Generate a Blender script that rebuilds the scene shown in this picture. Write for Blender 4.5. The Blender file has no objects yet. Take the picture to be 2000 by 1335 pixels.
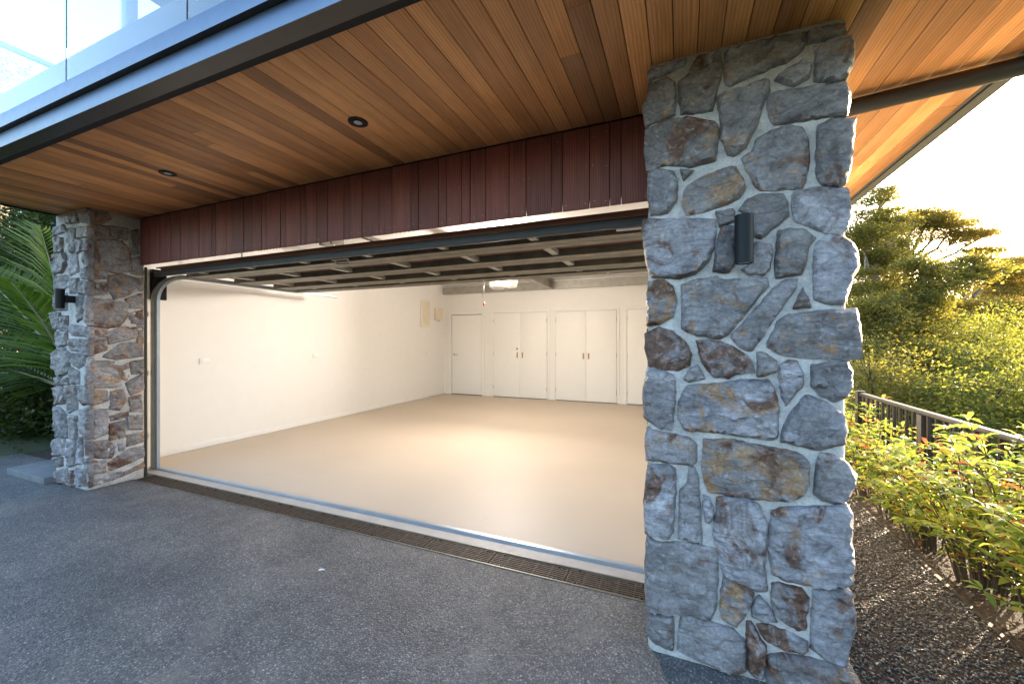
import bpy, bmesh, math, random
import numpy as np
from mathutils import Vector, Matrix, noise
from mathutils.geometry import delaunay_2d_cdt
SC = bpy.context.scene
COL = SC.collection
R = math.radians
random.seed(7)
rng = np.random.default_rng(11)

# ---------------------------------------------------------------- camera, sky, sun, exposure
cam_d = bpy.data.cameras.new('camera'); cam = bpy.data.objects.new('camera', cam_d); COL.objects.link(cam)
cam.location = (0, 0, 1.36); cam.rotation_euler = (R(90), 0, R(22.75))
cam_d.sensor_width = 36; cam_d.lens = 14.166; cam_d.shift_y = -0.00125
cam_d.clip_start = 0.05; cam_d.clip_end = 2000
SC.camera = cam
SUN_EL, SUN_AZ = 12.5, 40.0
world = bpy.data.worlds.new('World'); SC.world = world; world.use_nodes = True
wn = world.node_tree.nodes; wl = world.node_tree.links
sky = wn.new('ShaderNodeTexSky'); sky.sky_type = 'NISHITA'; sky.sun_disc = False
sky.sun_elevation = R(SUN_EL); sky.sun_rotation = R(SUN_AZ); sky.air_density = 1.0; sky.dust_density = 3.0; sky.ozone_density = 1.8
wn['Background'].inputs['Strength'].default_value = 0.15
wl.new(sky.outputs[0], wn['Background'].inputs['Color'])
sun_d = bpy.data.lights.new('sun', 'SUN'); sun_d.energy = 4.0; sun_d.angle = R(0.5); sun_d.color = (1.0, 0.80, 0.56)
sun = bpy.data.objects.new('sun', sun_d); COL.objects.link(sun); sun.rotation_euler = (R(90 - SUN_EL), 0, R(180 - SUN_AZ)); sun.location = (20, 28, 8)
vs = SC.view_settings; vs.view_transform = 'Standard'; vs.look = 'None'; vs.gamma = 1.0; vs.use_curve_mapping = False
vs.exposure = 3.05
SC.cycles.max_bounces = 10; SC.cycles.diffuse_bounces = 6; SC.cycles.glossy_bounces = 4; SC.cycles.transmission_bounces = 8
SC.cycles.transparent_max_bounces = 8; SC.cycles.sample_clamp_indirect = 6.0
SC.cycles.caustics_reflective = False; SC.cycles.caustics_refractive = False
LAMP_ENERGY = 13.0
LAMP_COLOR = (1.0, 0.885, 0.775)

# ---------------------------------------------------------------- material helpers
class NT:
    def __init__(s, name):
        s.m = bpy.data.materials.new(name); s.m.use_nodes = True
        s.n = s.m.node_tree.nodes; s.l = s.m.node_tree.links
        s.b = s.n['Principled BSDF']; s.out = s.n['Material Output']
    def node(s, t, **kw):
        x = s.n.new(t)
        for k, v in kw.items(): setattr(x, k, v)
        return x
    def link(s, a, b): s.l.new(a, b)
    def coords(s, kind='Object', scale=(1, 1, 1), rand=False):
        tc = s.node('ShaderNodeTexCoord'); mp = s.node('ShaderNodeMapping'); mp.inputs['Scale'].default_value = scale
        s.link(tc.outputs[kind], mp.inputs['Vector'])
        if rand:
            oi = s.node('ShaderNodeObjectInfo'); ml = s.node('ShaderNodeMath', operation='MULTIPLY'); ml.inputs[1].default_value = 37.0
            s.link(oi.outputs['Random'], ml.inputs[0]); s.link(ml.outputs[0], mp.inputs['Location'])
        return mp.outputs[0]
    def noise(s, vec, scale, detail=4, rough=0.55, dist=0.0):
        x = s.node('ShaderNodeTexNoise'); x.inputs['Scale'].default_value = scale; x.inputs['Detail'].default_value = detail
        x.inputs['Roughness'].default_value = rough; x.inputs['Distortion'].default_value = dist
        if vec is not None: s.link(vec, x.inputs['Vector'])
        return x.outputs['Fac']
    def voro(s, vec, scale, feature='F1', out='Distance'):
        x = s.node('ShaderNodeTexVoronoi', feature=feature); x.inputs['Scale'].default_value = scale
        if vec is not None: s.link(vec, x.inputs['Vector'])
        return x.outputs[out]
    def ramp(s, fac, stops, interp='LINEAR'):
        x = s.node('ShaderNodeValToRGB'); e = x.color_ramp.elements; x.color_ramp.interpolation = interp
        while len(e) < len(stops): e.new(0.5)
        for el, (p, c) in zip(e, stops):
            el.position = p; el.color = (c[0], c[1], c[2], 1) if not isinstance(c, (int, float)) else (c, c, c, 1)
        if fac is not None: s.link(fac, x.inputs[0])
        return x.outputs[0]
    def mix(s, fac, a, b, mode='MIX'):
        x = s.node('ShaderNodeMix', data_type='RGBA', blend_type=mode)
        for sock, v in ((x.inputs[0], fac), (x.inputs[6], a), (x.inputs[7], b)):
            if isinstance(v, (int, float)): sock.default_value = v
            elif isinstance(v, tuple): sock.default_value = (v[0], v[1], v[2], 1)
            else: s.link(v, sock)
        return x.outputs[2]
    def math(s, op, a, b=0.0, clamp=False):
        x = s.node('ShaderNodeMath', operation=op, use_clamp=clamp)
        for sock, v in ((x.inputs[0], a), (x.inputs[1], b)):
            if isinstance(v, (int, float)): sock.default_value = v
            else: s.link(v, sock)
        return x.outputs[0]
    def attr(s, name, typ='OBJECT'):
        x = s.node('ShaderNodeAttribute', attribute_type=typ, attribute_name=name); return x.outputs['Fac']
    def rnd(s): return s.node('ShaderNodeObjectInfo').outputs['Random']
    def bump(s, h, strength=0.3, dist=0.01):
        x = s.node('ShaderNodeBump'); x.inputs['Strength'].default_value = strength; x.inputs['Distance'].default_value = dist
        s.link(h, x.inputs['Height']); s.link(x.outputs[0], s.b.inputs['Normal'])
    def col(s, c):
        if isinstance(c, tuple): s.b.inputs['Base Color'].default_value = (c[0], c[1], c[2], 1)
        else: s.link(c, s.b.inputs['Base Color'])
    def set(s, **kw):
        for k, v in kw.items():
            i = s.b.inputs[k.replace('_', ' ')]
            if isinstance(v, (int, float, tuple)): i.default_value = v
            else: s.link(v, i)
        return s
M = {}
def simple(name, c, rough=0.5, metal=0.0, var=0.06, bump=0.0, bscale=60, spec=0.5):
    t = NT(name); v = t.coords('Object')
    n = t.noise(v, 7, 5)
    lo = tuple(x * (1 - var) for x in c); hi = tuple(min(1, x * (1 + var)) for x in c)
    t.col(t.ramp(n, [(0.3, lo), (0.7, hi)])); t.set(Metallic=metal)
    t.b.inputs['Specular IOR Level'].default_value = spec
    t.set(Roughness=t.math('ADD', t.math('MULTIPLY', t.noise(v, 23, 3), 0.12), rough - 0.06))
    if bump: t.bump(t.noise(v, bscale, 4), bump, 0.004)
    M[name] = t.m; return t.m

# --- walls, paint, metals
simple('white_paint', (0.80, 0.785, 0.755), 0.55, 0, 0.012, 0.04, 180, 0.35)
simple('white_gloss', (0.82, 0.81, 0.785), 0.45, 0, 0.01, spec=0.3)
simple('gap_shade_grey', (0.10, 0.095, 0.09), 0.8)
simple('cream_plastic', (0.74, 0.66, 0.52), 0.4, 0, 0.03)
simple('ivory_plastic', (0.78, 0.74, 0.66), 0.35, 0, 0.02)
simple('black_metal', (0.010, 0.011, 0.013), 0.48, 0.0, 0.1, spec=0.18)
simple('black_rubber', (0.022, 0.024, 0.027), 0.6, 0, 0.2, 0.1)
simple('gap_black', (0.006, 0.006, 0.006), 0.8, 0, 0.1)
simple('post_paint', (0.10, 0.145, 0.20), 0.4, 0, 0.03)
simple('bronze_metal', (0.040, 0.036, 0.033), 0.38, 0.0, 0.06)
simple('fascia_metal', (0.105, 0.135, 0.185), 0.42, 0.85, 0.03)
simple('olive_fascia', (0.10, 0.095, 0.08), 0.45, 0.0, 0.06)
simple('pipe_metal', (0.022, 0.021, 0.021), 0.4, 0.0, 0.08)
simple('upstand_paint', (0.36, 0.42, 0.45), 0.5, 0, 0.03)
simple('galvanised', (0.34, 0.33, 0.285), 0.45, 0.2, 0.16, 0.05, 90)
simple('aged_galvanised', (0.135, 0.122, 0.085), 0.48, 0.25, 0.3, 0.05, 90)
simple('brass', (0.42, 0.28, 0.13), 0.35, 0.8, 0.1)
simple('steel', (0.45, 0.44, 0.42), 0.3, 0.9, 0.05)
simple('threshold_metal', (0.36, 0.42, 0.48), 0.33, 0.5, 0.06)
simple('apron_concrete', (0.40, 0.37, 0.34), 0.6, 0, 0.12, 0.15, 120)
simple('slab_concrete', (0.13, 0.135, 0.14), 0.7, 0, 0.2, 0.2, 90)
simple('red_plastic', (0.35, 0.03, 0.03), 0.4)
simple('soffit_backing', (0.012, 0.009, 0.007), 0.9)
simple('roof_metal', (0.18, 0.21, 0.25), 0.5, 0.2, 0.05)
simple('bark', (0.21, 0.165, 0.12), 0.85, 0, 0.4, 0.5, 40)
simple('stem', (0.05, 0.036, 0.022), 0.8, 0, 0.3)
simple('palm_rib', (0.26, 0.24, 0.15), 0.5, 0, 0.15)
simple('fence_metal', (0.014, 0.012, 0.011), 0.5, 0.0, 0.15, spec=0.2)
simple('edging_steel', (0.018, 0.012, 0.008), 0.7, 0.2, 0.4)
simple('white_scrap', (0.7, 0.7, 0.68), 0.7)

def glass():
    t = NT('glass'); t.set(Roughness=0.0, IOR=1.45); t.b.inputs['Transmission Weight'].default_value = 1.0
    t.col((0.92, 0.97, 0.98)); M['glass'] = t.m
glass()
def lamp_lens(name, c, s):
    t = NT(name); t.col((0.8, 0.8, 0.78)); t.b.inputs['Emission Color'].default_value = (c[0], c[1], c[2], 1); t.b.inputs['Emission Strength'].default_value = s
    M[name] = t.m
lamp_lens('lit_lens', (1.0, 0.90, 0.78), 0.04)
simple('lens_off', (0.55, 0.56, 0.57), 0.15)

def wood(name, stops, scale_along, axis, rough, bumpy, contrast=1.0, tone=0.5):
    t = NT(name)
    sc = [26, 26, 26]; sc[axis] = scale_along
    v = t.coords('Object', tuple(sc), rand=True)
    sc2 = [7, 7, 7]; sc2[axis] = scale_along * 0.5
    v2 = t.coords('Object', tuple(sc2), rand=True)
    g1 = t.noise(v, 2.2, 6, 0.6, 0.4); g2 = t.noise(v2, 1.0, 3, 0.5, 1.2)
    w = t.node('ShaderNodeTexWave', wave_type='BANDS', bands_direction='X' if axis != 0 else 'Z'); w.inputs['Scale'].default_value = 3.2; w.inputs['Distortion'].default_value = 5.5
    w.inputs['Detail'].default_value = 3; w.inputs['Detail Scale'].default_value = 0.8; t.link(v2, w.inputs['Vector'])
    f = t.math('ADD', t.math('MULTIPLY', g1, 0.55), t.math('ADD', t.math('MULTIPLY', g2, 0.25), t.math('MULTIPLY', w.outputs['Fac'], 0.20)))
    c = t.ramp(f, stops)
    # each board has its own tone
    tone_c = t.ramp(t.rnd(), [(0.0, (0.58, 0.54, 0.50)), (0.25, (0.78, 0.72, 0.64)), (0.5, (1.0, 0.95, 0.90)), (0.75, (1.22, 1.18, 1.08)), (1.0, (1.42, 1.40, 1.30))])
    c = t.mix(contrast, c, t.mix(1.0, c, tone_c, 'MULTIPLY'))
    bl = t.ramp(t.noise(t.coords('Object', (2.2, 2.2, 2.2), rand=True), 1.1, 3), [(0.36, 0.74), (0.60, 1.04)])
    c = t.mix(0.55, c, t.mix(1.0, c, bl, 'MULTIPLY'))
    t.col(c); t.set(Roughness=rough); t.bump(g1, bumpy, 0.003)
    M[name] = t.m
wood('cedar', [(0.25, (0.40, 0.170, 0.060)), (0.5, (0.59, 0.275, 0.102)), (0.75, (0.71, 0.38, 0.165))], 1.6, 1, 0.5, 0.12, 1.0)
wood('stained_cedar', [(0.25, (0.075, 0.018, 0.014)), (0.5, (0.15, 0.038, 0.030)), (0.78, (0.23, 0.068, 0.048))], 1.4, 2, 0.62, 0.12, 0.62)
wood('door_ply', [(0.25, (0.055, 0.018, 0.007)), (0.5, (0.09, 0.032, 0.012)), (0.78, (0.13, 0.05, 0.02))], 1.2, 0, 0.6, 0.1, 0.3)

def stone():
    t = NT('field_stone')
    v = t.coords('Object', rand=True)
    big = t.noise(v, 6.5, 5, 0.6, 0.6); fine = t.noise(v, 42, 6, 0.65, 0.3); mid = t.noise(v, 15, 6, 0.62, 1.1)
    sv = t.coords('Object', (9, 9, 26), rand=True); strata = t.noise(sv, 1.0, 6, 0.65, 1.6)
    base = t.ramp(t.math('ADD', t.math('MULTIPLY', big, 0.5), t.math('MULTIPLY', strata, 0.5)),
                  [(0.34, (0.095, 0.090, 0.102)), (0.45, (0.185, 0.177, 0.191)), (0.55, (0.26, 0.25, 0.264)), (0.68, (0.40, 0.39, 0.40))])
    patch = t.ramp(t.noise(v, 3.4, 4, 0.6, 0.8), [(0.36, (0.55, 0.55, 0.57)), (0.5, (1.0, 1.0, 1.0)), (0.64, (1.35, 1.36, 1.38))])
    base = t.mix(0.8, base, t.mix(1.0, base, patch, 'MULTIPLY'))
    r2 = t.math('FRACT', t.math('MULTIPLY', t.rnd(), 7.31))
    base = t.mix(1.0, base, t.ramp(r2, [(0.0, (0.72, 0.72, 0.72)), (0.5, (1.0, 1.0, 1.0)), (1.0, (1.22, 1.22, 1.24))]), 'MULTIPLY')
    base = t.mix(t.math('MULTIPLY', t.rnd(), 0.45), base, (0.16, 0.135, 0.112))
    def mask(att, vec_scale, lo, soft, dist):
        n = t.noise(v, vec_scale, 5, 0.6, dist)
        thr = t.math('SUBTRACT', lo, t.math('MULTIPLY', t.attr(att), 0.25))
        return t.math('DIVIDE', t.math('SUBTRACT', n, thr), soft, True)
    och = t.ramp(mid, [(0.3, (0.20, 0.095, 0.036)), (0.7, (0.38, 0.235, 0.115))])
    c = t.mix(t.math('MULTIPLY', mask('ochre', 6.0, 0.672, 0.10, 1.6), 0.8), base, och)
    rus = t.ramp(fine, [(0.35, (0.05, 0.026, 0.016)), (0.65, (0.16, 0.07, 0.036))])
    c = t.mix(t.math('MULTIPLY', mask('rust', 4.6, 0.625, 0.09, 1.2), 0.92), c, rus)
    brn = t.ramp(fine, [(0.35, (0.085, 0.066, 0.045)), (0.7, (0.17, 0.135, 0.095))])
    c = t.mix(t.math('MULTIPLY', mask('dark', 4.0, 0.70, 0.25, 0.5), 0.8), c, brn)
    # thin dark seams and pale dust
    cr = t.voro(t.coords('Object', (9, 9, 22), rand=True), 1.0, 'DISTANCE_TO_EDGE')
    wob = t.math('ADD', cr, t.math('MULTIPLY', t.math('SUBTRACT', mid, 0.5), 0.25))
    seam = t.ramp(wob, [(0.0, 0.42), (0.055, 1.0)])
    c = t.mix(0.5, c, t.mix(1.0, c, seam, 'MULTIPLY'))
    c = t.mix(t.ramp(fine, [(0.56, 0.0), (0.72, 0.5)]), c, (0.42, 0.42, 0.41))
    c = t.mix(0.5, c, t.mix(1.0, c, t.ramp(t.noise(v, 75, 4, 0.7), [(0.36, 0.5), (0.56, 1.08)]), 'MULTIPLY'))
    pit = t.ramp(t.voro(v, 34), [(0.06, 0.35), (0.14, 1.0)])
    c = t.mix(0.35, c, t.mix(1.0, c, pit, 'MULTIPLY'))
    t.col(c); t.set(Roughness=t.math('ADD', t.math('MULTIPLY', fine, 0.3), 0.42))
    t.b.inputs['Specular IOR Level'].default_value = 0.4
    h = t.math('ADD', t.math('MULTIPLY', mid, 0.6), t.math('ADD', t.math('MULTIPLY', fine, 0.25), t.math('MULTIPLY', strata, 0.55)))
    t.bump(h, 0.75, 0.014); M['field_stone'] = t.m
stone()
def mortar():
    t = NT('mortar'); v = t.coords('Object')
    n = t.noise(v, 11, 6, 0.6); f = t.noise(v, 90, 5, 0.7)
    c = t.ramp(n, [(0.3, (0.34, 0.33, 0.315)), (0.7, (0.56, 0.545, 0.525))])
    c = t.mix(t.math('MULTIPLY', t.ramp(t.noise(v, 4.2, 7, 0.72, 0.6), [(0.50, 0.0), (0.66, 1.0)]), 0.55), c, (0.27, 0.245, 0.215))
    t.col(t.mix(0.5, c, t.mix(1.0, c, t.ramp(f, [(0.36, 0.55), (0.58, 1.04)]), 'MULTIPLY'))); t.set(Roughness=0.85)
    t.bump(t.math('ADD', t.math('MULTIPLY', n, 0.7), t.math('MULTIPLY', f, 0.3)), 0.9, 0.012); M['mortar'] = t.m
mortar()
def asphalt():
    t = NT('asphalt'); v = t.coords('Object')
    cell = t.voro(v, 135, out='Color'); d = t.voro(v, 135); sep = t.node('ShaderNodeSeparateColor'); t.link(cell, sep.inputs[0])
    chip = t.ramp(sep.outputs[0], [(0.0, (0.048, 0.048, 0.050)), (0.45, (0.105, 0.105, 0.107)), (0.75, (0.16, 0.157, 0.151)), (0.95, (0.28, 0.27, 0.255)), (1.0, (0.40, 0.39, 0.37))])
    c = t.mix(t.ramp(d, [(0.25, 0.0), (0.6, 0.75)]), chip, (0.068, 0.068, 0.071))
    c = t.mix(0.6, c, t.mix(1.0, c, t.ramp(t.noise(v, 5.5, 6, 0.7, 0.5), [(0.36, (0.62, 0.62, 0.65)), (0.62, (1.25, 1.22, 1.17))]), 'MULTIPLY'))
    big = t.noise(v, 0.9, 5, 0.6, 0.4)
    c = t.mix(1.0, c, t.ramp(big, [(0.3, (0.68, 0.69, 0.72)), (0.52, (1.0, 1.0, 1.0)), (0.70, (1.42, 1.36, 1.27))]), 'MULTIPLY')
    hole = t.ramp(t.voro(v, 44), [(0.04, 0.3), (0.10, 1.0)])
    c = t.mix(0.7, c, t.mix(1.0, c, hole, 'MULTIPLY'))
    pale = t.math('MULTIPLY', t.ramp(t.noise(v, 2.1, 6, 0.7, 0.8), [(0.54, 0.0), (0.68, 1.0)]), 0.55)
    c = t.mix(pale, c, (0.17, 0.155, 0.135))
    t.col(c); t.set(Roughness=t.math('ADD', t.math('MULTIPLY', sep.outputs[1], 0.35), 0.42))
    h = t.math('SUBTRACT', t.math('ADD', t.math('MULTIPLY', sep.outputs[2], 0.35), t.math('MULTIPLY', t.noise(v, 60, 3), 0.5)), t.math('MULTIPLY', d, 0.6))
    t.bump(h, 0.75, 0.007); M['asphalt'] = t.m
asphalt()
def epoxy():
    t = NT('epoxy_floor'); v = t.coords('Object')
    n = t.noise(v, 0.55, 4, 0.5, 0.4); f = t.noise(v, 1.6, 3, 0.5); m = t.noise(v, 26, 4, 0.6)
    c = t.ramp(n, [(0.3, (0.50, 0.415, 0.325)), (0.7, (0.55, 0.465, 0.37))])
    c = t.mix(0.35, c, t.mix(1.0, c, t.ramp(t.noise(v, 3.1, 6, 0.7), [(0.62, (1, 1, 1)), (0.74, (0.80, 0.78, 0.75))]), 'MULTIPLY'))
    st = t.ramp(t.voro(v, 1.3), [(0.010, 0.6), (0.022, 1.0)])
    c = t.mix(0.4, c, t.mix(1.0, c, st, 'MULTIPLY'))
    t.col(c); t.b.inputs['Specular IOR Level'].default_value = 0.22; t.set(Roughness=t.math('ADD', t.math('MULTIPLY', f, 0.14), 0.46)); t.bump(m, 0.02, 0.002); M['epoxy_floor'] = t.m
epoxy()
def soil(name, cols, scale):
    t = NT(name); v = t.coords('Object')
    t.col(t.ramp(t.noise(v, scale, 8, 0.7), [(0.3, cols[0]), (0.5, cols[1]), (0.7, cols[2])])); t.set(Roughness=0.95)
    t.bump(t.noise(v, scale * 3, 6, 0.7), 0.8, 0.03); M[name] = t.m
soil('soil', [(0.014, 0.009, 0.006), (0.030, 0.019, 0.012), (0.06, 0.038, 0.022)], 14)
soil('terrain', [(0.020, 0.026, 0.010), (0.04, 0.05, 0.018), (0.08, 0.085, 0.03)], 1.2)
def pebble():
    t = NT('pebble'); tint = t.attr('tint', 'GEOMETRY')
    t.col(t.ramp(tint, [(0.0, (0.026, 0.024, 0.023)), (0.5, (0.066, 0.060, 0.055)), (0.85, (0.12, 0.108, 0.097)), (1.0, (0.26, 0.24, 0.215))]))
    t.set(Roughness=0.5); M['pebble'] = t.m
pebble()
def leaf(name, stops, trans=0.45, rough=0.45, obj=False, tcol=1.5):
    t = NT(name)
    tint = t.rnd() if obj else t.attr('tint', 'GEOMETRY')
    c = t.ramp(tint, stops); t.col(c); t.set(Roughness=rough); t.b.inputs['Specular IOR Level'].default_value = 0.4
    tr = t.node('ShaderNodeBsdfTranslucent'); t.link(t.mix(1.0, c, (tcol * 1.05, tcol, tcol * 0.55), 'MULTIPLY'), tr.inputs['Color'])
    mx = t.node('ShaderNodeMixShader'); mx.inputs[0].default_value = trans
    t.link(t.b.outputs[0], mx.inputs[1]); t.link(tr.outputs[0], mx.inputs[2]); t.link(mx.outputs[0], t.out.inputs['Surface'])
    M[name] = t.m
HS = [(0.0, (0.075, 0.125, 0.022)), (0.42, (0.145, 0.20, 0.035)), (0.75, (0.25, 0.27, 0.055)), (0.91, (0.34, 0.29, 0.075)), (0.96, (0.30, 0.13, 0.055)), (1.0, (0.22, 0.035, 0.03))]
leaf('hedge_leaf', HS, 0.55, 0.4, tcol=2.4); leaf('hedge_leaf_single', HS, 0.55, 0.4, obj=True, tcol=2.4)
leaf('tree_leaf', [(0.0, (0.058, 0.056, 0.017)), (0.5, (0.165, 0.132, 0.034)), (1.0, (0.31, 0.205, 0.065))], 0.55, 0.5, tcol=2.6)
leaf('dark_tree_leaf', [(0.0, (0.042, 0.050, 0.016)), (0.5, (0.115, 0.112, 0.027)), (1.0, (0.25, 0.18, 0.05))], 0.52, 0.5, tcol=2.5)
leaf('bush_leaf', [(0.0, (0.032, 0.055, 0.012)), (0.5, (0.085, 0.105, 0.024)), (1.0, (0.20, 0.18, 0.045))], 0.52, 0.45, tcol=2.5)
leaf('palm_leaf', [(0.0, (0.032, 0.07, 0.009)), (0.6, (0.08, 0.14, 0.016)), (1.0, (0.16, 0.21, 0.03))], 0.4, 0.4)
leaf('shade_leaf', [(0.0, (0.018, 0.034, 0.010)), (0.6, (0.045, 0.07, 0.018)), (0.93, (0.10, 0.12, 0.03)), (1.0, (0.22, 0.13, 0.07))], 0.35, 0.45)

# ---------------------------------------------------------------- object helpers
WL = {}
def tag(o, label=None, cat=None, group=None, kind=None):
    if label: o['label'] = label
    if cat: o['category'] = cat
    if group: o['group'] = group
    if kind: o['kind'] = kind
    return o
def thing(name, loc, label, cat, group=None):
    o = bpy.data.objects.new(name, None); COL.objects.link(o); o.location = loc; o.empty_display_size = 0.1
    WL[o.name] = Vector(loc); return tag(o, label, cat, group)
def link_mesh(name, me, mat, parent=None, origin=None):
    o = bpy.data.objects.new(name, me); COL.objects.link(o)
    if mat is not None: me.materials.append(M[mat] if isinstance(mat, str) else mat)
    org = Vector(origin) if origin is not None else (WL[parent.name] if parent is not None else Vector((0, 0, 0)))
    if parent is not None: o.parent = parent; o.location = org - WL[parent.name]
    else: o.location = org
    WL[o.name] = org
    return o
class MB:
    def __init__(s): s.v = []; s.f = []
    def add(s, vs, fs):
        b = len(s.v); s.v += [tuple(p) for p in vs]; s.f += [tuple(i + b for i in f) for f in fs]; return s
    def box(s, x0, x1, y0, y1, z0, z1):
        return s.add([(x0, y0, z0), (x1, y0, z0), (x1, y1, z0), (x0, y1, z0), (x0, y0, z1), (x1, y0, z1), (x1, y1, z1), (x0, y1, z1)],
                     [(0, 3, 2, 1), (4, 5, 6, 7), (0, 1, 5, 4), (1, 2, 6, 5), (2, 3, 7, 6), (3, 0, 4, 7)])
    def prism(s, prof, axis, a, b):
        n = len(prof)
        def P(q, t): return (t, q[0], q[1]) if axis == 0 else (q[0], t, q[1]) if axis == 1 else (q[0], q[1], t)
        vs = [P(q, a) for q in prof] + [P(q, b) for q in prof]
        return s.add(vs, [tuple(range(n))[::-1], tuple(range(n, 2 * n))] + [(i, (i + 1) % n, n + (i + 1) % n, n + i) for i in range(n)])
    def tube(s, pts, rad, sides=8, caps=True):
        pts = [Vector(p) for p in pts]; n = len(pts)
        if isinstance(rad, (int, float)): rad = [rad] * n
        up = Vector((0, 0, 1)); rings = []
        d0 = (pts[1] - pts[0]).normalized()
        a = d0.cross(up) if abs(d0.z) < 0.9 else d0.cross(Vector((1, 0, 0))); a.normalize()
        vs = []
        for i in range(n):
            d = (pts[min(i + 1, n - 1)] - pts[max(i - 1, 0)]).normalized()
            a = (a - d * a.dot(d)).normalized(); b = d.cross(a)
            for k in range(sides):
                t = 2 * math.pi * k / sides; vs.append(pts[i] + (a * math.cos(t) + b * math.sin(t)) * rad[i])
        fs = [(i * sides + k, i * sides + (k + 1) % sides, (i + 1) * sides + (k + 1) % sides, (i + 1) * sides + k) for i in range(n - 1) for k in range(sides)]
        if caps: fs += [tuple(range(sides))[::-1], tuple(range((n - 1) * sides, n * sides))]
        return s.add(vs, fs)
    def lathe(s, c, prof, seg=24, axis='z'):
        vs = []; n = len(prof)
        for (r, h) in prof:
            for k in range(seg):
                t = 2 * math.pi * k / seg
                if axis == 'z': vs.append((c[0] + r * math.cos(t), c[1] + r * math.sin(t), c[2] + h))
                else: vs.append((c[0] + r * math.cos(t), c[1] + h, c[2] + r * math.sin(t)))
        fs = [(i * seg + k, i * seg + (k + 1) % seg, (i + 1) * seg + (k + 1) % seg, (i + 1) * seg + k) for i in range(n - 1) for k in range(seg)]
        fs += [tuple(range(seg))[::-1], tuple(range((n - 1) * seg, n * seg))]
        return s.add(vs, fs)
    def build(s, name, mat, parent=None, origin=None, bevel=0.0, smooth=False):
        org = Vector(origin) if origin is not None else (WL[parent.name] if parent is not None else Vector((0, 0, 0)))
        me = bpy.data.meshes.new(name)
        me.from_pydata([(p[0] - org.x, p[1] - org.y, p[2] - org.z) for p in s.v], [], s.f)
        bm = bmesh.new(); bm.from_mesh(me); bmesh.ops.recalc_face_normals(bm, faces=bm.faces)
        if bevel: bmesh.ops.bevel(bm, geom=list(bm.edges), offset=bevel, segments=2, profile=0.5, affect='EDGES', clamp_overlap=True)
        bm.to_mesh(me); bm.free()
        if smooth or bevel:
            me.polygons.foreach_set('use_smooth', [True] * len(me.polygons))
            try: me.set_sharp_from_angle(angle=R(38))
            except Exception: pass
        return link_mesh(name, me, mat, parent, org)
def box(name, mat, parent, x0, x1, y0, y1, z0, z1, bevel=0.0, centre=False):
    m = MB().box(min(x0, x1), max(x0, x1), min(y0, y1), max(y0, y1), min(z0, z1), max(z0, z1))
    return m.build(name, mat, parent, ((x0 + x1) / 2, (y0 + y1) / 2, (z0 + z1) / 2) if centre else None, bevel)
def sheet_mesh(name, verts, faces): 
    me = bpy.data.meshes.new(name); me.from_pydata(verts, [], faces); return me
def np_mesh(name, V, F, tint=None, smooth=False):
    """V (n,3), F (m,k) with one k; tint per face"""
    me = bpy.data.meshes.new(name); n, (m, k) = len(V), F.shape
    me.vertices.add(n); me.vertices.foreach_set('co', V.astype(np.float32).ravel())
    me.loops.add(m * k); me.loops.foreach_set('vertex_index', F.astype(np.int32).ravel())
    me.polygons.add(m); me.polygons.foreach_set('loop_start', np.arange(0, m * k, k, dtype=np.int32))
    me.update(calc_edges=True)
    if tint is not None:
        a = me.attributes.new('tint', 'FLOAT', 'FACE'); a.data.foreach_set('value', tint.astype(np.float32))
    if smooth: me.polygons.foreach_set('use_smooth', np.ones(m, dtype=bool))
    return me
def unit(a): return a / np.maximum(1e-9, np.linalg.norm(a, axis=1, keepdims=True))
def leaves(P, D, N, L, W, tint, lance=False):
    """leaf blades: P base points, D directions, N rough normals"""
    D = unit(D); S = unit(np.cross(D, N)); U = np.cross(S, D)
    L = L[:, None]; W = W[:, None]
    if not lance:
        V = np.stack([P, P + D * L * .5 + S * W * .5 + U * L * .05, P + D * L - U * L * .08, P + D * L * .5 - S * W * .5 + U * L * .05], 1).reshape(-1, 3)
        F = np.arange(len(P) * 4).reshape(-1, 4); return V, F, tint
    rows = []
    for t, w, h in ((0.0, 0.05, 0), (0.3, 0.42, 0.06), (0.62, 0.46, 0.05), (1.0, 0.02, -0.12)):
        c = P + D * L * t + U * L * h
        rows += [c + S * W * w + U * W * 0.16 * (w > .1), c, c - S * W * w + U * W * 0.16 * (w > .1)]
    V = np.stack(rows, 1).reshape(-1, 3); n = len(P)
    q = np.array([(i * 3 + j, i * 3 + j + 1, i * 3 + j + 4, i * 3 + j + 3) for i in range(3) for j in range(2)])
    F = (np.arange(n)[:, None, None] * 12 + q[None]).reshape(-1, 4)
    return V, F, np.repeat(tint, 6)

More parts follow.
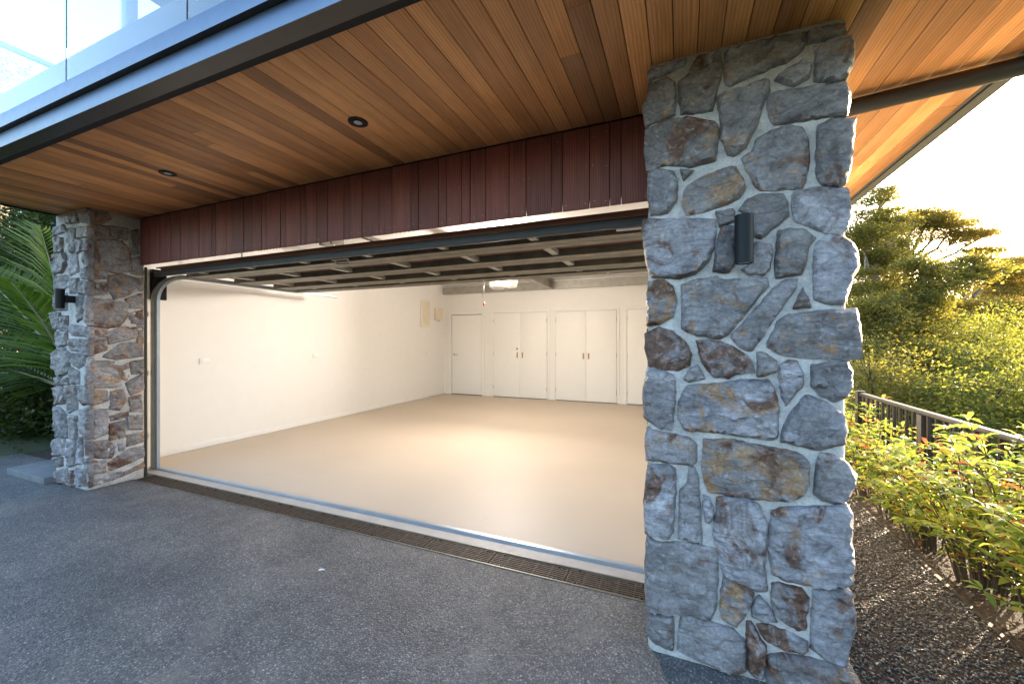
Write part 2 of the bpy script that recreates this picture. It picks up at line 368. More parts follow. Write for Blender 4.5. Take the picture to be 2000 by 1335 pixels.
# ---------------------------------------------------------------- measured outlines (metres)
RIGHT_STONES=[
([(-0.130,2.540),(-0.105,2.551),(-0.035,2.552),(0.018,2.552),(0.007,2.532),(-0.062,2.516),(-0.111,2.506),(-0.127,2.492)],0,0.1,0.4),
([(-0.124,2.480),(-0.059,2.495),(-0.027,2.461),(-0.024,2.409),(-0.027,2.336),(-0.089,2.320),(-0.141,2.317),(-0.152,2.399),(-0.133,2.423)],0.1,0.5,0.35),
([(0.069,2.552),(0.149,2.547),(0.151,2.467),(0.134,2.405),(0.122,2.320),(0.064,2.324),(0.005,2.332),(-0.003,2.393),(-0.003,2.467),(0.033,2.486),(0.049,2.527)],0.3,0.4,0.5),
([(0.173,2.543),(0.242,2.550),(0.332,2.551),(0.437,2.544),(0.439,2.505),(0.419,2.469),(0.367,2.447),(0.286,2.432),(0.231,2.419),(0.193,2.404),(0.172,2.418),(0.171,2.478)],0.1,0.3,0.6),
([(0.454,2.546),(0.558,2.542),(0.562,2.511),(0.512,2.504),(0.454,2.500)],0.1,0.3,0.5),
([(0.347,2.390),(0.385,2.416),(0.430,2.433),(0.454,2.409),(0.449,2.369),(0.407,2.354),(0.367,2.372)],0,0.1,0.7),
([(0.479,2.458),(0.512,2.489),(0.580,2.479),(0.586,2.457),(0.582,2.379),(0.568,2.339),(0.528,2.336),(0.474,2.355),(0.477,2.408)],0.2,0.4,0.4),
([(0.137,2.363),(0.169,2.375),(0.231,2.376),(0.300,2.396),(0.320,2.381),(0.318,2.339),(0.296,2.291),(0.273,2.217),(0.245,2.152),(0.202,2.117),(0.178,2.127),(0.169,2.162),(0.154,2.208),(0.156,2.268)],0.1,0.4,0.3),
([(0.320,2.338),(0.358,2.337),(0.437,2.329),(0.495,2.327),(0.560,2.321),(0.572,2.298),(0.574,2.248),(0.566,2.200),(0.495,2.211),(0.419,2.214),(0.350,2.214),(0.334,2.230),(0.323,2.285)],0.1,0.4,0.5),
([(-0.122,2.289),(-0.040,2.310),(0.033,2.300),(0.124,2.264),(0.137,2.228),(0.134,2.162),(0.127,2.109),(0.033,2.102),(-0.051,2.125),(-0.133,2.113),(-0.144,2.203),(-0.138,2.284)],0.4,0.3,0.1),
([(0.231,2.101),(0.268,2.116),(0.277,2.157),(0.332,2.183),(0.389,2.195),(0.428,2.174),(0.445,2.130),(0.447,2.053),(0.437,1.978),(0.428,1.954),(0.402,1.955),(0.296,1.965),(0.277,1.984),(0.266,2.020),(0.249,2.050)],0.3,0.5,0.2),
([(0.483,2.173),(0.528,2.191),(0.594,2.175),(0.588,2.117),(0.580,2.059),(0.578,2.005),(0.566,1.958),(0.560,1.944),(0.528,1.943),(0.495,1.958),(0.483,1.991),(0.481,2.062),(0.481,2.138)],0.4,0.3,0.2),
([(-0.124,2.101),(-0.083,2.100),(-0.035,2.083),(-0.019,2.044),(-0.021,1.964),(-0.056,1.917),(-0.122,1.916),(-0.130,1.991),(-0.130,2.061)],0,0.1,0.1),
([(-0.000,2.087),(0.046,2.077),(0.013,2.047)],0,0,0.5),
([(0.010,1.954),(0.026,2.011),(0.079,2.037),(0.144,2.057),(0.178,2.068),(0.200,2.063),(0.224,2.017),(0.235,1.978),(0.216,1.942),(0.169,1.922),(0.105,1.908),(0.028,1.898),(0.020,1.919)],0.2,0.9,0.1),
([(0.221,1.888),(0.249,1.922),(0.286,1.938),(0.363,1.930),(0.380,1.899),(0.380,1.847),(0.354,1.824),(0.327,1.801),(0.296,1.772),(0.268,1.786),(0.261,1.819),(0.259,1.862)],0,0.2,0.3),
([(0.137,1.890),(0.193,1.894),(0.200,1.847),(0.149,1.835)],0,0,0.1),
([(0.154,1.825),(0.202,1.822),(0.202,1.749),(0.197,1.674),(0.178,1.645),(0.124,1.651),(0.134,1.706),(0.144,1.777)],0.5,0.4,0.2),
([(0.259,1.723),(0.279,1.750),(0.300,1.740),(0.325,1.733),(0.327,1.696),(0.320,1.654),(0.305,1.623),(0.249,1.635),(0.228,1.652),(0.254,1.669)],0.4,0.4,0.3),
([(-0.152,1.891),(-0.040,1.881),(0.127,1.861),(0.127,1.800),(0.119,1.746),(0.100,1.692),(0.054,1.645),(-0.008,1.632),(-0.116,1.642),(-0.136,1.698),(-0.144,1.781),(-0.155,1.835)],0.5,0.4,0.1),
([(0.356,1.787),(0.398,1.791),(0.441,1.781),(0.468,1.745),(0.445,1.719),(0.439,1.656),(0.428,1.621),(0.345,1.610),(0.347,1.694)],0.1,0.5,0.1),
([(0.404,1.922),(0.419,1.940),(0.495,1.937),(0.570,1.923),(0.574,1.873),(0.578,1.823),(0.568,1.780),(0.548,1.762),(0.495,1.778),(0.449,1.808),(0.415,1.827),(0.404,1.870)],0.2,0.2,0.2),
([(0.474,1.704),(0.487,1.738),(0.512,1.753),(0.560,1.741),(0.588,1.714),(0.598,1.673),(0.600,1.634),(0.580,1.581),(0.572,1.537),(0.556,1.498),(0.508,1.505),(0.470,1.526),(0.472,1.613)],0.3,0.2,0.2),
([(-0.130,1.616),(-0.067,1.618),(-0.035,1.588),(-0.024,1.530),(-0.035,1.467),(-0.089,1.437),(-0.136,1.432),(-0.134,1.523)],0.5,0.6,0.1),
([(0.007,1.597),(0.064,1.613),(0.139,1.620),(0.154,1.606),(0.240,1.606),(0.277,1.612),(0.309,1.607),(0.314,1.575),(0.277,1.529),(0.231,1.466),(0.178,1.391),(0.144,1.372),(0.064,1.387),(0.007,1.412),(0.010,1.495)],0.15,0.4,0.05),
([(0.372,1.593),(0.411,1.596),(0.407,1.555),(0.376,1.510),(0.332,1.448),(0.300,1.380),(0.268,1.327),(0.249,1.324),(0.221,1.342),(0.190,1.383),(0.231,1.429),(0.291,1.497),(0.332,1.558)],0.1,0.05,0.1),
([(0.432,1.561),(0.458,1.491),(0.404,1.490)],0.8,0.3,0.1),
([(0.323,1.353),(0.358,1.437),(0.398,1.460),(0.495,1.467),(0.592,1.477),(0.600,1.447),(0.606,1.383),(0.607,1.332),(0.608,1.298),(0.560,1.292),(0.428,1.300),(0.363,1.309),(0.323,1.338)],0.25,0.45,0.05),
([(-0.141,1.388),(-0.089,1.414),(-0.035,1.393),(0.013,1.353),(0.036,1.302),(0.031,1.260),(-0.014,1.239),(-0.062,1.238),(-0.127,1.253),(-0.138,1.323)],0.8,0.4,0.1),
([(0.064,1.357),(0.105,1.359),(0.164,1.349),(0.231,1.306),(0.263,1.274),(0.263,1.239),(0.202,1.229),(0.178,1.212),(0.129,1.216),(0.089,1.265),(0.074,1.320)],0.7,0.5,0.05),
([(0.062,1.253),(0.089,1.204),(0.033,1.190),(0.015,1.201),(0.039,1.236)],0,0.1,0.2),
([(0.284,1.309),(0.309,1.307),(0.341,1.278),(0.341,1.244),(0.309,1.227),(0.284,1.219)],0.2,0.7,0.1),
([(0.363,1.260),(0.389,1.279),(0.415,1.272),(0.430,1.236),(0.428,1.190),(0.402,1.153),(0.380,1.110),(0.365,1.156),(0.362,1.213)],0.4,0.5,0.2),
([(0.466,1.263),(0.520,1.274),(0.568,1.278),(0.582,1.241),(0.580,1.192),(0.564,1.151),(0.528,1.137),(0.499,1.153),(0.466,1.182)],0,0.05,0),
([(-0.138,1.230),(-0.111,1.237),(-0.035,1.210),(-0.027,1.188),(-0.029,1.096),(-0.040,0.981),(-0.083,0.983),(-0.133,1.014),(-0.147,1.031),(-0.152,1.101),(-0.144,1.166)],0.1,0.1,0),
([(-0.003,1.103),(0.028,1.167),(0.134,1.178),(0.226,1.195),(0.318,1.201),(0.332,1.176),(0.347,1.119),(0.350,1.056),(0.343,0.977),(0.309,0.971),(0.231,0.977),(0.134,0.985),(0.023,0.981),(-0.006,1.029)],0.3,0.6,0.05),
([(0.380,1.037),(0.407,1.091),(0.445,1.147),(0.487,1.132),(0.528,1.104),(0.560,1.072),(0.564,1.022),(0.560,0.977),(0.524,0.964),(0.470,0.948),(0.419,0.961),(0.367,0.966),(0.372,1.016)],0.1,0.2,0.1),
([(-0.133,0.973),(-0.100,0.964),(-0.035,0.953),(0.023,0.947),(0.054,0.927),(0.054,0.854),(0.033,0.835),(-0.062,0.841),(-0.136,0.838),(-0.139,0.914)],0.2,0.6,0.05),
([(-0.133,0.809),(-0.051,0.819),(-0.024,0.805),(-0.025,0.713),(-0.029,0.627),(-0.032,0.546),(-0.051,0.508),(-0.144,0.520),(-0.145,0.637),(-0.141,0.726)],0.7,0.3,0.1),
([(0.033,0.818),(0.054,0.820),(0.069,0.778),(0.069,0.699),(0.074,0.622),(0.082,0.511),(0.059,0.513),(-0.008,0.522),(-0.006,0.608),(-0.000,0.717),(0.023,0.749)],0,0,0),
([(0.094,0.948),(0.134,0.946),(0.202,0.953),(0.277,0.939),(0.385,0.929),(0.428,0.918),(0.449,0.880),(0.445,0.808),(0.419,0.758),(0.398,0.739),(0.318,0.734),(0.216,0.727),(0.114,0.734),(0.094,0.770),(0.087,0.841)],0.25,0.75,0.05),
([(0.483,0.904),(0.495,0.928),(0.536,0.925),(0.568,0.899),(0.592,0.862),(0.584,0.817),(0.568,0.770),(0.528,0.754),(0.495,0.759),(0.474,0.781),(0.477,0.837)],0.4,0.3,0.1),
([(0.089,0.711),(0.105,0.705),(0.119,0.663),(0.122,0.630),(0.105,0.605),(0.094,0.614),(0.088,0.658)],0,0,0.05),
([(0.137,0.704),(0.183,0.717),(0.249,0.716),(0.286,0.700),(0.298,0.665),(0.311,0.630),(0.307,0.524),(0.305,0.481),(0.314,0.372),(0.277,0.363),(0.212,0.385),(0.164,0.391),(0.149,0.459),(0.129,0.554),(0.137,0.638)],0.5,0.2,0.1),
([(-0.133,0.499),(-0.089,0.478),(0.033,0.499),(0.105,0.494),(0.127,0.493),(0.134,0.439),(0.134,0.357),(0.129,0.256),(0.114,0.203),(0.033,0.206),(-0.051,0.190),(-0.136,0.167),(-0.141,0.269),(-0.139,0.386)],0.05,0.1,0),
([(0.336,0.682),(0.367,0.701),(0.449,0.717),(0.512,0.729),(0.568,0.746),(0.584,0.714),(0.578,0.634),(0.584,0.551),(0.584,0.482),(0.568,0.449),(0.495,0.429),(0.445,0.427),(0.372,0.428),(0.336,0.441),(0.327,0.518),(0.329,0.613)],0.35,0.35,0.05),
([(0.161,0.382),(0.212,0.369),(0.268,0.345),(0.249,0.282),(0.221,0.226),(0.207,0.200),(0.164,0.216),(0.154,0.252),(0.156,0.318)],0.2,0.9,0.1),
([(0.289,0.340),(0.318,0.300),(0.345,0.257),(0.300,0.247),(0.268,0.257),(0.273,0.298)],0,0.05,0.2),
([(0.336,0.396),(0.358,0.404),(0.428,0.400),(0.449,0.369),(0.445,0.327),(0.437,0.300),(0.443,0.255),(0.415,0.245),(0.380,0.264),(0.341,0.290),(0.334,0.330)],0.6,0.3,0.1),
([(0.470,0.400),(0.512,0.413),(0.552,0.427),(0.586,0.418),(0.590,0.355),(0.590,0.286),(0.576,0.223),(0.568,0.151),(0.552,0.144),(0.495,0.164),(0.462,0.189),(0.466,0.282)],0.2,0.15,0.05),
([(-0.127,0.155),(-0.072,0.170),(-0.035,0.168),(-0.032,0.112),(-0.035,0.036),(-0.062,0.034),(-0.116,0.047),(-0.136,0.088)],0.3,0.3,0.05),
([(0.007,0.191),(0.033,0.200),(0.124,0.183),(0.193,0.180),(0.231,0.148),(0.240,0.107),(0.235,0.025),(0.178,0.002),(0.105,0.017),(0.033,0.028),(-0.008,0.039),(-0.003,0.120)],0.3,0.15,0.1),
([(0.245,0.222),(0.263,0.227),(0.291,0.170),(0.305,0.143),(0.309,0.081),(0.302,0.020),(0.273,0.016),(0.249,0.040),(0.249,0.137)],0.7,0.3,0.4),
([(0.286,0.225),(0.332,0.230),(0.394,0.218),(0.441,0.203),(0.443,0.173),(0.428,0.154),(0.372,0.157),(0.323,0.169),(0.300,0.194)],0.9,0.1,0.3),
([(0.323,0.111),(0.376,0.133),(0.445,0.138),(0.512,0.139),(0.568,0.117),(0.576,0.085),(0.568,0.003),(0.470,-0.032),(0.323,-0.052),(0.318,0.031)],0.4,0.3,0.1),
([(0.105,-0.033),(0.231,-0.003),(0.291,-0.005),(0.291,-0.053),(0.202,-0.061)],0.2,0.2,0.1)]
LEFT_SIDE_STONES=[
([(1.891,2.549),(2.010,2.564),(2.035,2.506),(1.961,2.432),(1.902,2.427)],0.41,0.67,0.16),
([(1.902,2.417),(2.026,2.428),(2.035,2.344),(1.961,2.305),(1.902,2.322)],0.57,0.67,0.18),
([(2.051,2.439),(2.163,2.441),(2.154,2.339),(2.051,2.337)],0.11,0.53,0.19),
([(1.902,2.259),(2.026,2.298),(2.128,2.310),(2.181,2.221),(2.181,2.042),(2.077,2.014),(1.906,2.030)],0.42,0.75,0.02),
([(2.181,2.401),(2.253,2.464),(2.257,2.237),(2.198,2.214)],0.33,0.42,0.11),
([(2.207,2.148),(2.286,2.197),(2.290,2.025),(2.198,2.022)],0.39,0.31,0.04),
([(1.902,2.008),(2.010,2.015),(2.010,1.946),(1.902,1.930)],0.24,0.76,0.15),
([(2.035,1.965),(2.128,1.989),(2.226,1.970),(2.253,1.905),(2.181,1.818),(2.077,1.763),(2.035,1.845)],0.18,0.7,0.03),
([(1.902,1.893),(2.018,1.897),(2.015,1.800),(1.902,1.788)],0.41,0.36,0),
([(1.902,1.746),(2.026,1.736),(2.172,1.716),(2.163,1.593),(2.102,1.506),(2.010,1.487),(1.902,1.505)],0.54,0.4,0.04),
([(2.163,1.760),(2.281,1.829),(2.286,1.691),(2.198,1.685)],0.59,0.74,0.06),
([(2.181,1.616),(2.286,1.657),(2.290,1.496),(2.207,1.516)],0.58,0.57,0.14),
([(1.906,1.474),(2.010,1.466),(2.010,1.401),(1.906,1.390)],0.2,0.77,0.14),
([(2.026,1.434),(2.128,1.480),(2.238,1.488),(2.235,1.392),(2.043,1.336)],0.58,0.75,0.06),
([(1.906,1.369),(2.002,1.369),(2.010,1.283),(1.906,1.232)],0.28,0.38,0.03),
([(2.018,1.239),(2.128,1.325),(2.271,1.335),(2.281,1.209),(2.094,1.189),(2.002,1.212)],0.13,0.45,0.12),
([(1.902,1.170),(2.026,1.157),(2.172,1.134),(2.163,0.990),(2.111,0.917),(1.902,0.939)],0.1,0.64,0.07),
([(2.198,1.144),(2.290,1.158),(2.290,1.047),(2.207,1.042)],0.25,0.71,0.1),
([(2.163,0.945),(2.286,1.025),(2.290,0.886),(2.198,0.829)],0.26,0.54,0.14),
([(1.911,0.907),(2.010,0.884),(2.023,0.807),(1.914,0.770)],0.13,0.79,0),
([(2.043,0.870),(2.128,0.882),(2.159,0.789),(2.111,0.707),(2.043,0.729)],0.47,0.72,0),
([(2.184,0.797),(2.271,0.808),(2.286,0.657),(2.198,0.682)],0.49,0.48,0.12),
([(1.917,0.727),(2.018,0.704),(2.018,0.506),(1.917,0.464)],0.1,0.32,0.04),
([(2.051,0.651),(2.163,0.666),(2.163,0.621),(2.060,0.606)],0.58,0.4,0.15),
([(2.043,0.566),(2.145,0.580),(2.145,0.435),(2.035,0.427)],0.56,0.77,0.07),
([(2.172,0.619),(2.281,0.612),(2.281,0.486),(2.181,0.506)],0.28,0.56,0.16),
([(2.172,0.440),(2.286,0.439),(2.286,0.358),(2.172,0.340)],0.15,0.67,0.16),
([(1.922,0.431),(2.026,0.418),(2.077,0.341),(2.043,0.262),(1.922,0.294)],0.53,0.32,0.19),
([(2.102,0.367),(2.142,0.365),(2.137,0.315),(2.107,0.316)],0.15,0.47,0.12),
([(2.035,0.221),(2.181,0.293),(2.286,0.301),(2.290,0.196),(2.043,0.136)],0.56,0.47,0.18),
([(1.906,0.257),(2.002,0.230),(2.002,0.144),(1.914,0.149)],0.37,0.46,0.06),
([(1.922,0.115),(2.111,0.101),(2.119,0.054),(1.930,0.029)],0.19,0.34,0.03),
([(2.145,0.090),(2.286,0.140),(2.290,0.093),(2.154,0.065)],0.44,0.8,0.03),
([(2.253,1.438),(2.290,1.462),(2.290,1.346),(2.244,1.347)],0.12,0.79,0.11),
([(2.257,1.963),(2.290,1.979),(2.290,1.876),(2.257,1.867)],0.3,0.42,0.12)]
LEFT_FRONT_STONES=[
([(-5.341,2.538),(-5.147,2.536),(-5.126,2.448),(-5.341,2.462)],0.33,0.18,0.08),
([(-5.084,2.538),(-4.955,2.529),(-4.955,2.432),(-5.063,2.452)],0.02,0.37,0.01),
([(-5.147,2.408),(-4.955,2.392),(-4.955,2.298),(-5.126,2.311)],0.2,0.34,0.03),
([(-5.574,2.455),(-5.407,2.458),(-5.341,2.386),(-5.565,2.376)],0.29,0.38,0.13),
([(-5.297,2.403),(-5.189,2.392),(-5.189,2.200),(-5.275,2.186),(-5.319,2.297)],0.32,0.04,0.09),
([(-5.565,2.354),(-5.429,2.330),(-5.429,2.210),(-5.565,2.210)],0.06,0.34,0.06),
([(-5.168,2.304),(-5.063,2.273),(-5.051,2.188),(-5.147,2.175)],0.18,0.4,0.17),
([(-5.022,2.269),(-4.955,2.267),(-4.955,2.183),(-5.022,2.185)],0.39,0.18,0.1),
([(-5.588,2.190),(-5.385,2.184),(-5.319,2.103),(-5.429,2.013),(-5.588,2.013)],0.29,0.19,0.06),
([(-5.297,2.155),(-5.147,2.164),(-5.126,2.004),(-5.275,1.971)],0.16,0.06,0.08),
([(-5.051,2.146),(-4.955,2.154),(-4.955,2.029),(-5.022,2.039)],0.4,0.38,0.13),
([(-5.051,2.009),(-4.955,2.004),(-4.955,1.922),(-5.043,1.931)],0.2,0.14,0.02),
([(-5.565,1.978),(-5.319,1.974),(-5.297,1.864),(-5.542,1.833)],0.11,0.31,0.17),
([(-5.275,1.939),(-5.126,1.930),(-5.126,1.813),(-5.275,1.799)],0.14,0.31,0.15),
([(-5.105,1.901),(-4.955,1.889),(-4.955,1.781),(-5.105,1.795)],0.28,0.27,0.15),
([(-5.588,1.813),(-5.341,1.802),(-5.341,1.650),(-5.565,1.657)],0.15,0.28,0.06),
([(-5.147,1.761),(-5.035,1.767),(-5.035,1.578),(-5.147,1.538)],0.19,0.31,0.14),
([(-5.010,1.766),(-4.955,1.761),(-4.955,1.513),(-5.010,1.546)],0.12,0.38,0.13),
([(-5.602,1.625),(-5.474,1.621),(-5.465,1.479),(-5.588,1.480)],0.23,0,0.11),
([(-5.438,1.588),(-5.319,1.585),(-5.319,1.455),(-5.429,1.456)],0.1,0.27,0.09),
([(-5.232,1.508),(-4.955,1.482),(-4.955,1.389),(-5.211,1.412)],0.33,0.26,0.16),
([(-5.528,1.446),(-5.341,1.445),(-5.341,1.326),(-5.519,1.303)],0.14,0.26,0.15),
([(-5.275,1.369),(-5.084,1.369),(-5.084,1.263),(-5.254,1.272)],0.33,0.14,0.17),
([(-5.063,1.358),(-4.955,1.364),(-4.955,1.235),(-5.051,1.243)],0.35,0.28,0.2),
([(-5.602,1.236),(-5.429,1.293),(-5.297,1.240),(-5.297,1.067),(-5.474,1.029),(-5.588,1.114)],0.38,0.21,0.11),
([(-5.254,1.240),(-5.002,1.233),(-5.002,1.139),(-5.126,1.104),(-5.245,1.176)],0.07,0.33,0.19),
([(-4.981,1.191),(-4.955,1.183),(-4.955,0.945),(-4.994,0.972)],0.19,0.28,0.14),
([(-5.275,1.111),(-5.126,1.072),(-5.105,0.967),(-5.254,0.961)],0.29,0.07,0.16),
([(-5.528,1.005),(-5.451,1.008),(-5.451,0.942),(-5.528,0.939)],0.23,0.27,0.08),
([(-5.429,0.998),(-5.306,1.013),(-5.306,0.948),(-5.420,0.944)],0.25,0.31,0.13),
([(-5.588,0.903),(-5.429,0.921),(-5.362,0.848),(-5.385,0.771),(-5.565,0.749)],0.29,0.01,0.03),
([(-5.341,0.914),(-5.168,0.933),(-5.147,0.732),(-5.297,0.690)],0.18,0.26,0.04),
([(-5.134,0.934),(-4.955,0.946),(-4.955,0.793),(-5.043,0.781),(-5.126,0.840)],0.27,0.25,0.01),
([(-5.602,0.714),(-5.474,0.711),(-5.341,0.655),(-5.341,0.449),(-5.565,0.439)],0.19,0.09,0.01),
([(-5.319,0.656),(-5.147,0.658),(-5.147,0.456),(-5.275,0.444)],0.05,0.13,0.04),
([(-5.076,0.716),(-4.955,0.748),(-4.955,0.485),(-4.981,0.472),(-5.076,0.568)],0.08,0.01,0.09),
([(-5.588,0.404),(-5.385,0.423),(-5.362,0.284),(-5.565,0.262)],0.15,0.24,0.12),
([(-5.341,0.395),(-5.168,0.423),(-5.168,0.221),(-5.297,0.184)],0.1,0.36,0),
([(-5.126,0.458),(-5.051,0.466),(-5.043,0.256),(-5.126,0.236)],0.16,0.11,0.08),
([(-4.981,0.441),(-4.955,0.455),(-4.955,0.323),(-4.961,0.328)],0.05,0.33,0.07),
([(-5.542,0.243),(-5.429,0.244),(-5.429,0.179),(-5.528,0.156)],0.01,0.25,0.02),
([(-5.022,0.269),(-4.955,0.287),(-4.955,0.176),(-4.981,0.170)],0.22,0.14,0.12),
([(-5.574,0.095),(-5.341,0.157),(-5.297,0.033),(-5.519,0.003)],0.38,0.33,0.08),
([(-5.275,0.133),(-5.211,0.141),(-5.211,0.013),(-5.275,0.004)],0.33,0.26,0.07),
([(-5.189,0.176),(-5.022,0.175),(-5.002,0.042),(-5.168,0.019)],0.06,0.24,0.11),
([(-4.961,0.131),(-4.955,0.147),(-4.955,0.067),(-4.961,0.041)],0.38,0.39,0.12)]
BOARD_EDGES=[-4.95, -4.811, -4.618, -4.552, -4.441, -4.289, -4.175, -4.01, -3.95, -3.828, -3.774, -3.632, -3.557, -3.404, -3.293, -3.183, -3.117, -2.96, -2.897, -2.736, -2.676, -2.563, -2.453, -2.294, -2.233, -2.121, -1.967, -1.854, -1.695, -1.632, -1.474, -1.412, -1.3, -1.237, -1.128, -0.968, -0.857, -0.697, -0.633, -0.475, -0.363, -0.301, -0.15]
TREE_A=[(7.83, 18.47, 5.77, 0.61, 0.22), (7.49, 18.65, 5.73, 0.39, 0.18), (8.01, 18.11, 5.48, 0.47, 0.19), (8.69, 18.82, 5.73, 0.26, 0.11), (7.77, 18.44, 5.41, 0.64, 0.19), (8.36, 18.47, 5.23, 0.5, 0.19), (9.23, 19.27, 5.5, 0.49, 0.13), (8.89, 18.91, 5.09, 0.42, 0.22), (9.4, 19.12, 5.03, 0.64, 0.14), (8.68, 18.6, 4.73, 0.35, 0.14), (9.96, 19.68, 5.14, 0.39, 0.1), (9.69, 19.24, 4.49, 0.61, 0.16), (10.28, 19.71, 4.5, 0.29, 0.09), (6.92, 17.65, 4.71, 0.4, 0.14), (7.24, 18.22, 5.22, 0.42, 0.16), (8.07, 18.56, 4.93, 0.19, 0.13), (8.36, 18.69, 4.42, 0.13, 0.08), (7.87, 18.92, 5.17, 0.3, 0.13)]
TREE_A_l=[[(7.1, 18.16, 1.8), (7.15, 18.18, 2.69), (7.22, 18.21, 3.58), (7.33, 18.26, 4.21)], [(7.44, 18.52, 1.81), (7.54, 18.56, 3.25), (7.54, 18.56, 4.34)], [(7.33, 18.26, 4.21), (7.55, 18.35, 4.74), (7.79, 18.45, 5.27), (7.96, 18.52, 5.58)], [(7.54, 18.56, 4.34), (7.82, 18.68, 4.52), (8.07, 18.78, 4.79), (8.19, 18.83, 5.24), (8.4, 18.92, 5.6)], [(7.54, 18.56, 4.16), (7.9, 18.71, 4.34), (8.32, 18.89, 4.61), (8.57, 18.99, 4.97), (8.85, 19.11, 5.42)], [(8.01, 18.65, 4.05), (8.43, 18.82, 4.23), (8.84, 19.0, 4.41), (9.17, 19.13, 4.67), (9.5, 19.27, 4.82)], [(7.52, 18.44, 3.87), (8.01, 18.65, 4.05)], [(9.17, 19.13, 4.67), (9.58, 19.31, 4.89), (9.91, 19.45, 5.07)], [(9.09, 19.1, 4.53), (9.5, 19.27, 4.32), (9.91, 19.45, 4.5)], [(7.22, 18.21, 3.58), (7.05, 18.14, 4.3), (6.92, 18.08, 4.83)], [(7.33, 18.26, 4.21), (7.25, 18.22, 4.83), (7.46, 18.31, 5.36)]]
TREE_B=[(5.86, 16.01, 5.95, 0.29, 0.2), (5.7, 15.95, 6.09, 0.23, 0.09), (5.48, 15.64, 5.71, 0.22, 0.11), (5.93, 16.15, 5.73, 0.23, 0.12), (5.15, 15.71, 5.58, 0.26, 0.1), (5.74, 15.74, 5.29, 0.37, 0.11), (6.2, 16.16, 5.44, 0.2, 0.1), (4.89, 15.06, 5.11, 0.3, 0.14), (6.05, 15.77, 5.0, 0.28, 0.14), (5.58, 15.79, 5.01, 0.48, 0.14), (4.89, 15.06, 4.62, 0.41, 0.25), (5.57, 15.56, 4.61, 0.42, 0.17), (6.09, 16.22, 4.72, 0.35, 0.17), (5.1, 15.15, 4.29, 0.47, 0.22), (6.3, 16.52, 4.34, 0.47, 0.2), (5.66, 15.71, 3.91, 0.59, 0.22), (6.56, 16.85, 4.14, 0.33, 0.21), (5.19, 15.84, 3.97, 0.32, 0.17), (5.94, 16.05, 3.61, 0.46, 0.2), (5.15, 15.17, 3.41, 0.27, 0.16), (5.49, 16.18, 3.84, 0.38, 0.18), (6.15, 16.24, 3.28, 0.32, 0.17), (4.86, 14.83, 2.89, 0.4, 0.22), (5.57, 15.56, 2.97, 0.42, 0.2), (6.1, 16.11, 2.84, 0.34, 0.2)]
TREE_B_l=[[(5.46, 15.74, -0.14), (5.45, 15.73, 1.75), (5.54, 15.88, 3.66), (5.64, 15.92, 4.93), (5.74, 15.96, 5.73)], [(5.49, 15.75, 3.01), (5.15, 15.39, 3.92), (4.85, 15.15, 4.82)], [(5.52, 15.76, 3.64), (5.96, 15.94, 4.27), (6.22, 16.16, 4.93)], [(5.64, 15.92, 4.93), (5.93, 16.04, 5.33), (6.18, 16.15, 5.44)], [(5.74, 15.96, 5.57), (5.93, 16.04, 5.81), (6.01, 16.07, 5.97)]]
TREE_C=[(6.01, 14.45, 3.44, 0.33, 0.15), (5.74, 14.33, 3.39, 0.23, 0.15), (6.45, 14.85, 3.4, 0.31, 0.13), (6.18, 14.52, 3.11, 0.38, 0.18), (6.87, 15.13, 3.32, 0.36, 0.13), (7.48, 15.6, 3.59, 0.37, 0.14), (7.6, 15.55, 3.36, 0.39, 0.16), (7.18, 15.26, 3.08, 0.39, 0.15), (7.84, 15.76, 3.67, 0.32, 0.11), (6.45, 14.63, 2.84, 0.43, 0.18), (5.92, 14.41, 2.79, 0.33, 0.18), (6.97, 15.07, 2.86, 0.28, 0.13), (7.78, 15.84, 3.16, 0.32, 0.16), (8.22, 16.03, 3.42, 0.34, 0.16), (6.0, 14.23, 2.5, 0.49, 0.22), (5.63, 14.07, 2.16, 0.42, 0.22), (6.04, 14.24, 1.99, 0.39, 0.2), (4.77, 13.49, 2.05, 0.53, 0.24), (5.04, 13.61, 1.81, 0.56, 0.24), (4.55, 13.4, 2.29, 0.36, 0.22), (5.13, 13.86, 2.41, 0.37, 0.22), (5.5, 13.69, 1.63, 0.41, 0.22), (4.57, 13.19, 1.61, 0.45, 0.21), (5.15, 13.22, 1.32, 0.44, 0.16), (6.29, 14.57, 2.33, 0.33, 0.18), (4.37, 12.89, 1.23, 0.47, 0.19), (5.89, 13.96, 1.42, 0.44, 0.19), (5.02, 13.16, 1.04, 0.58, 0.14), (4.18, 12.6, 0.96, 0.39, 0.14)]
TREE_C_l=[[(5.88, 14.28, 0.88), (5.94, 14.31, 1.71), (6.06, 14.47, 2.55), (6.12, 14.5, 3.11), (6.21, 14.53, 3.39)], [(5.88, 14.18, 1.43), (6.19, 14.42, 1.84), (6.55, 14.67, 2.13)], [(4.63, 13.22, 1.36), (4.94, 13.35, 1.76), (5.23, 13.58, 1.96), (5.51, 13.7, 2.05)], [(6.12, 14.5, 2.83), (6.82, 15.01, 3.21), (7.48, 15.5, 3.46)], [(7.4, 15.46, 2.52), (7.37, 15.45, 2.74), (7.48, 15.5, 3.03)], [(7.68, 15.69, 2.6), (7.95, 15.8, 2.89), (8.09, 15.86, 3.19)]]
